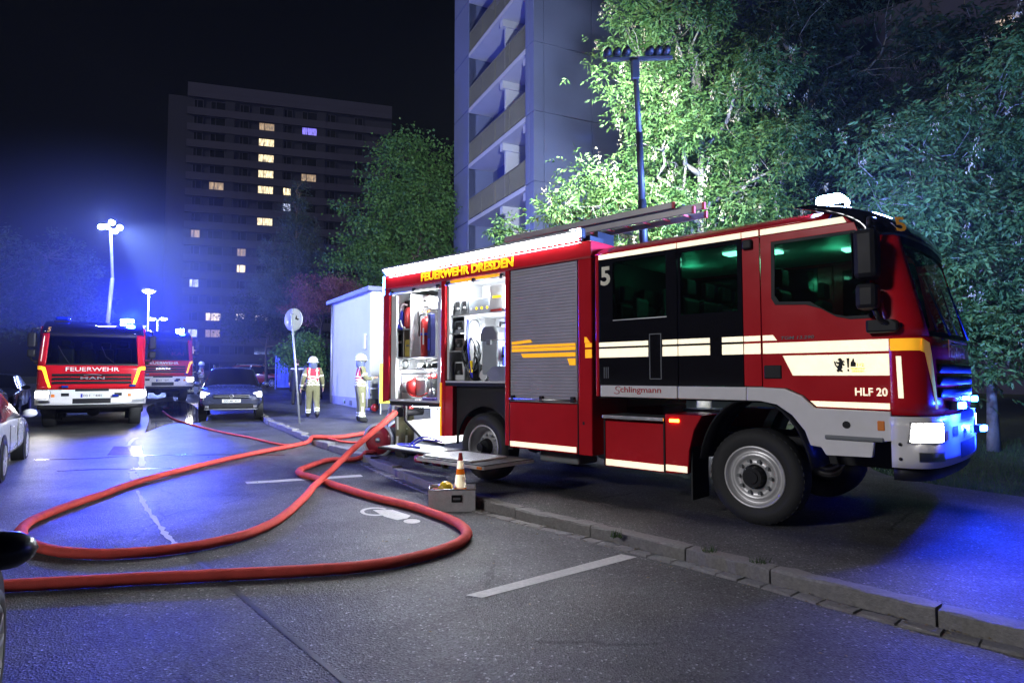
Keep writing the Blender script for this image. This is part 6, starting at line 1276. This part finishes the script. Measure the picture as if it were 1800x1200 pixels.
# further gear in the lockers
for i, (x, z, mm, lb) in enumerate(((-6.05, 2.62, REDM, 0), (-5.62, 2.72, ALUP, 'silver nozzle case on the divider above the tall extinguisher'), (-5.30, 2.66, OFFW, 'white plastic canister at the top right of the rear cupboard'))):
    if not lb: continue
    t = eq('gear_case', lb, 'case', x, -1.0, z); MB().box(-.09, .09, -.1, .2, 0, .2).build('case_body', mm, t, .02); MB().box(-.04, .04, -.125, -.1, .09, .115).build('handle', BLACK, t, .008); MB().box(-.095, .095, -.05, .15, -.022, -.002).build('bracket', ALUP, t)
for i in range(3):
    t = eq('rolled_hose', ('left', 'middle', 'right')[i] + ' one of three rolled red hoses at the back of the pump shelf', 'hose', -6.05 + .3 * i, -.62, 1.155); q = MB(); q.lathe([(.05, -.035), (.14, -.035), (.145, 0), (.14, .035), (.05, .035)], (0, 0, .15), 'y', 20); q.build('hose_roll', HOSE, t); q = MB(); q.lathe([(.02, -.05), (.045, -.05), (.045, .05), (.02, .05)], (0, 0, .15), 'y', 14); q.build('coupling', ALU, t)
for i in range(4):
    t = eq('gas_bottle', ('first', 'second', 'third', 'fourth')[i] + ' small bottle from the left behind the vacuum cleaner', 'bottle', -4.35 + .15 * i, -.55, 1.485); q = MB(); q.lathe([(.0001, 0), (.06, 0), (.06, .42), (.03, .5), (.02, .54), (.0001, .54)], (0, 0, 0), 'z', 14); q.build('bottle', [YELLOW, OFFW, GREYP, BLUEW][i] if i else mat('yellow_bottle', (.6, .45, .05), .5), t); q = MB(); q.cyl((0, 0, .54), .025, .05, 'z', 8); q.build('valve', BLACK, t)
t = eq('axe', 'long handled axe clipped to the back wall of the middle cupboard', 'axe', -4.05, -.5, 2.40); q = MB(); q.tube([(-.3, 0, .02), (.28, 0, .05)], .014, 8); q.build('handle', mat('wood_handle', (.35, .2, .09), .6), t); q = MB(); q.prism([(.22, .0), (.3, .0), (.34, .09), (.2, .09)], 'y', -.012, .012); q.build('head', REDM, t)
# ============================================================ HAZE: thin night mist and an added blue volume that carries the lamp glow
hz = MB(); hz.box(-78, 62, -6, 140, -1.6, 60); hb = hz.build('haze', None, None)
m = bpy.data.materials.new('haze'); m.use_nodes = True; n = m.node_tree.nodes; n.clear(); out = n.new('ShaderNodeOutputMaterial'); pv = n.new('ShaderNodeVolumePrincipled')
pv.inputs['Color'].default_value = (.85, .88, .95, 1); pv.inputs['Density'].default_value = HAZE_D; pv.inputs['Anisotropy'].default_value = .25
m.node_tree.links.new(pv.outputs[0], out.inputs['Volume']); hb.data.materials.append(m); tag(hb, 'thin even night haze hanging over the whole street', 'haze', kind='stuff')

# added blue tinted volume standing in for lens glow round the left beacons
sm_ = MB(); sm_.ball((0, 0, 0), 1, n=20); so = sm_.build('glow_mist', None, None, loc=GLOW_C); so.scale = GLOW_R
m = bpy.data.materials.new('glow_mist'); m.use_nodes = True; n = m.node_tree.nodes; l = m.node_tree.links; n.clear(); out = n.new('ShaderNodeOutputMaterial'); pv = n.new('ShaderNodeVolumePrincipled')
pv.inputs['Color'].default_value = (.5, .6, 1, 1); pv.inputs['Anisotropy'].default_value = .1; tc = n.new('ShaderNodeTexCoord'); ln = n.new('ShaderNodeVectorMath'); ln.operation = 'LENGTH'; l.new(tc.outputs['Object'], ln.inputs[0])
mr = n.new('ShaderNodeMapRange'); mr.interpolation_type = 'SMOOTHSTEP'; mr.inputs['From Min'].default_value = .1; mr.inputs['From Max'].default_value = 1; mr.inputs['To Min'].default_value = GLOW_D; mr.inputs['To Max'].default_value = 0; l.new(ln.outputs['Value'], mr.inputs['Value'])
l.new(mr.outputs[0], pv.inputs['Density']); l.new(pv.outputs[0], out.inputs['Volume']); so.data.materials.append(m); tag(so, 'added blue mist standing in for lamp glow above the left fire engines', 'glow_mist', kind='stuff')
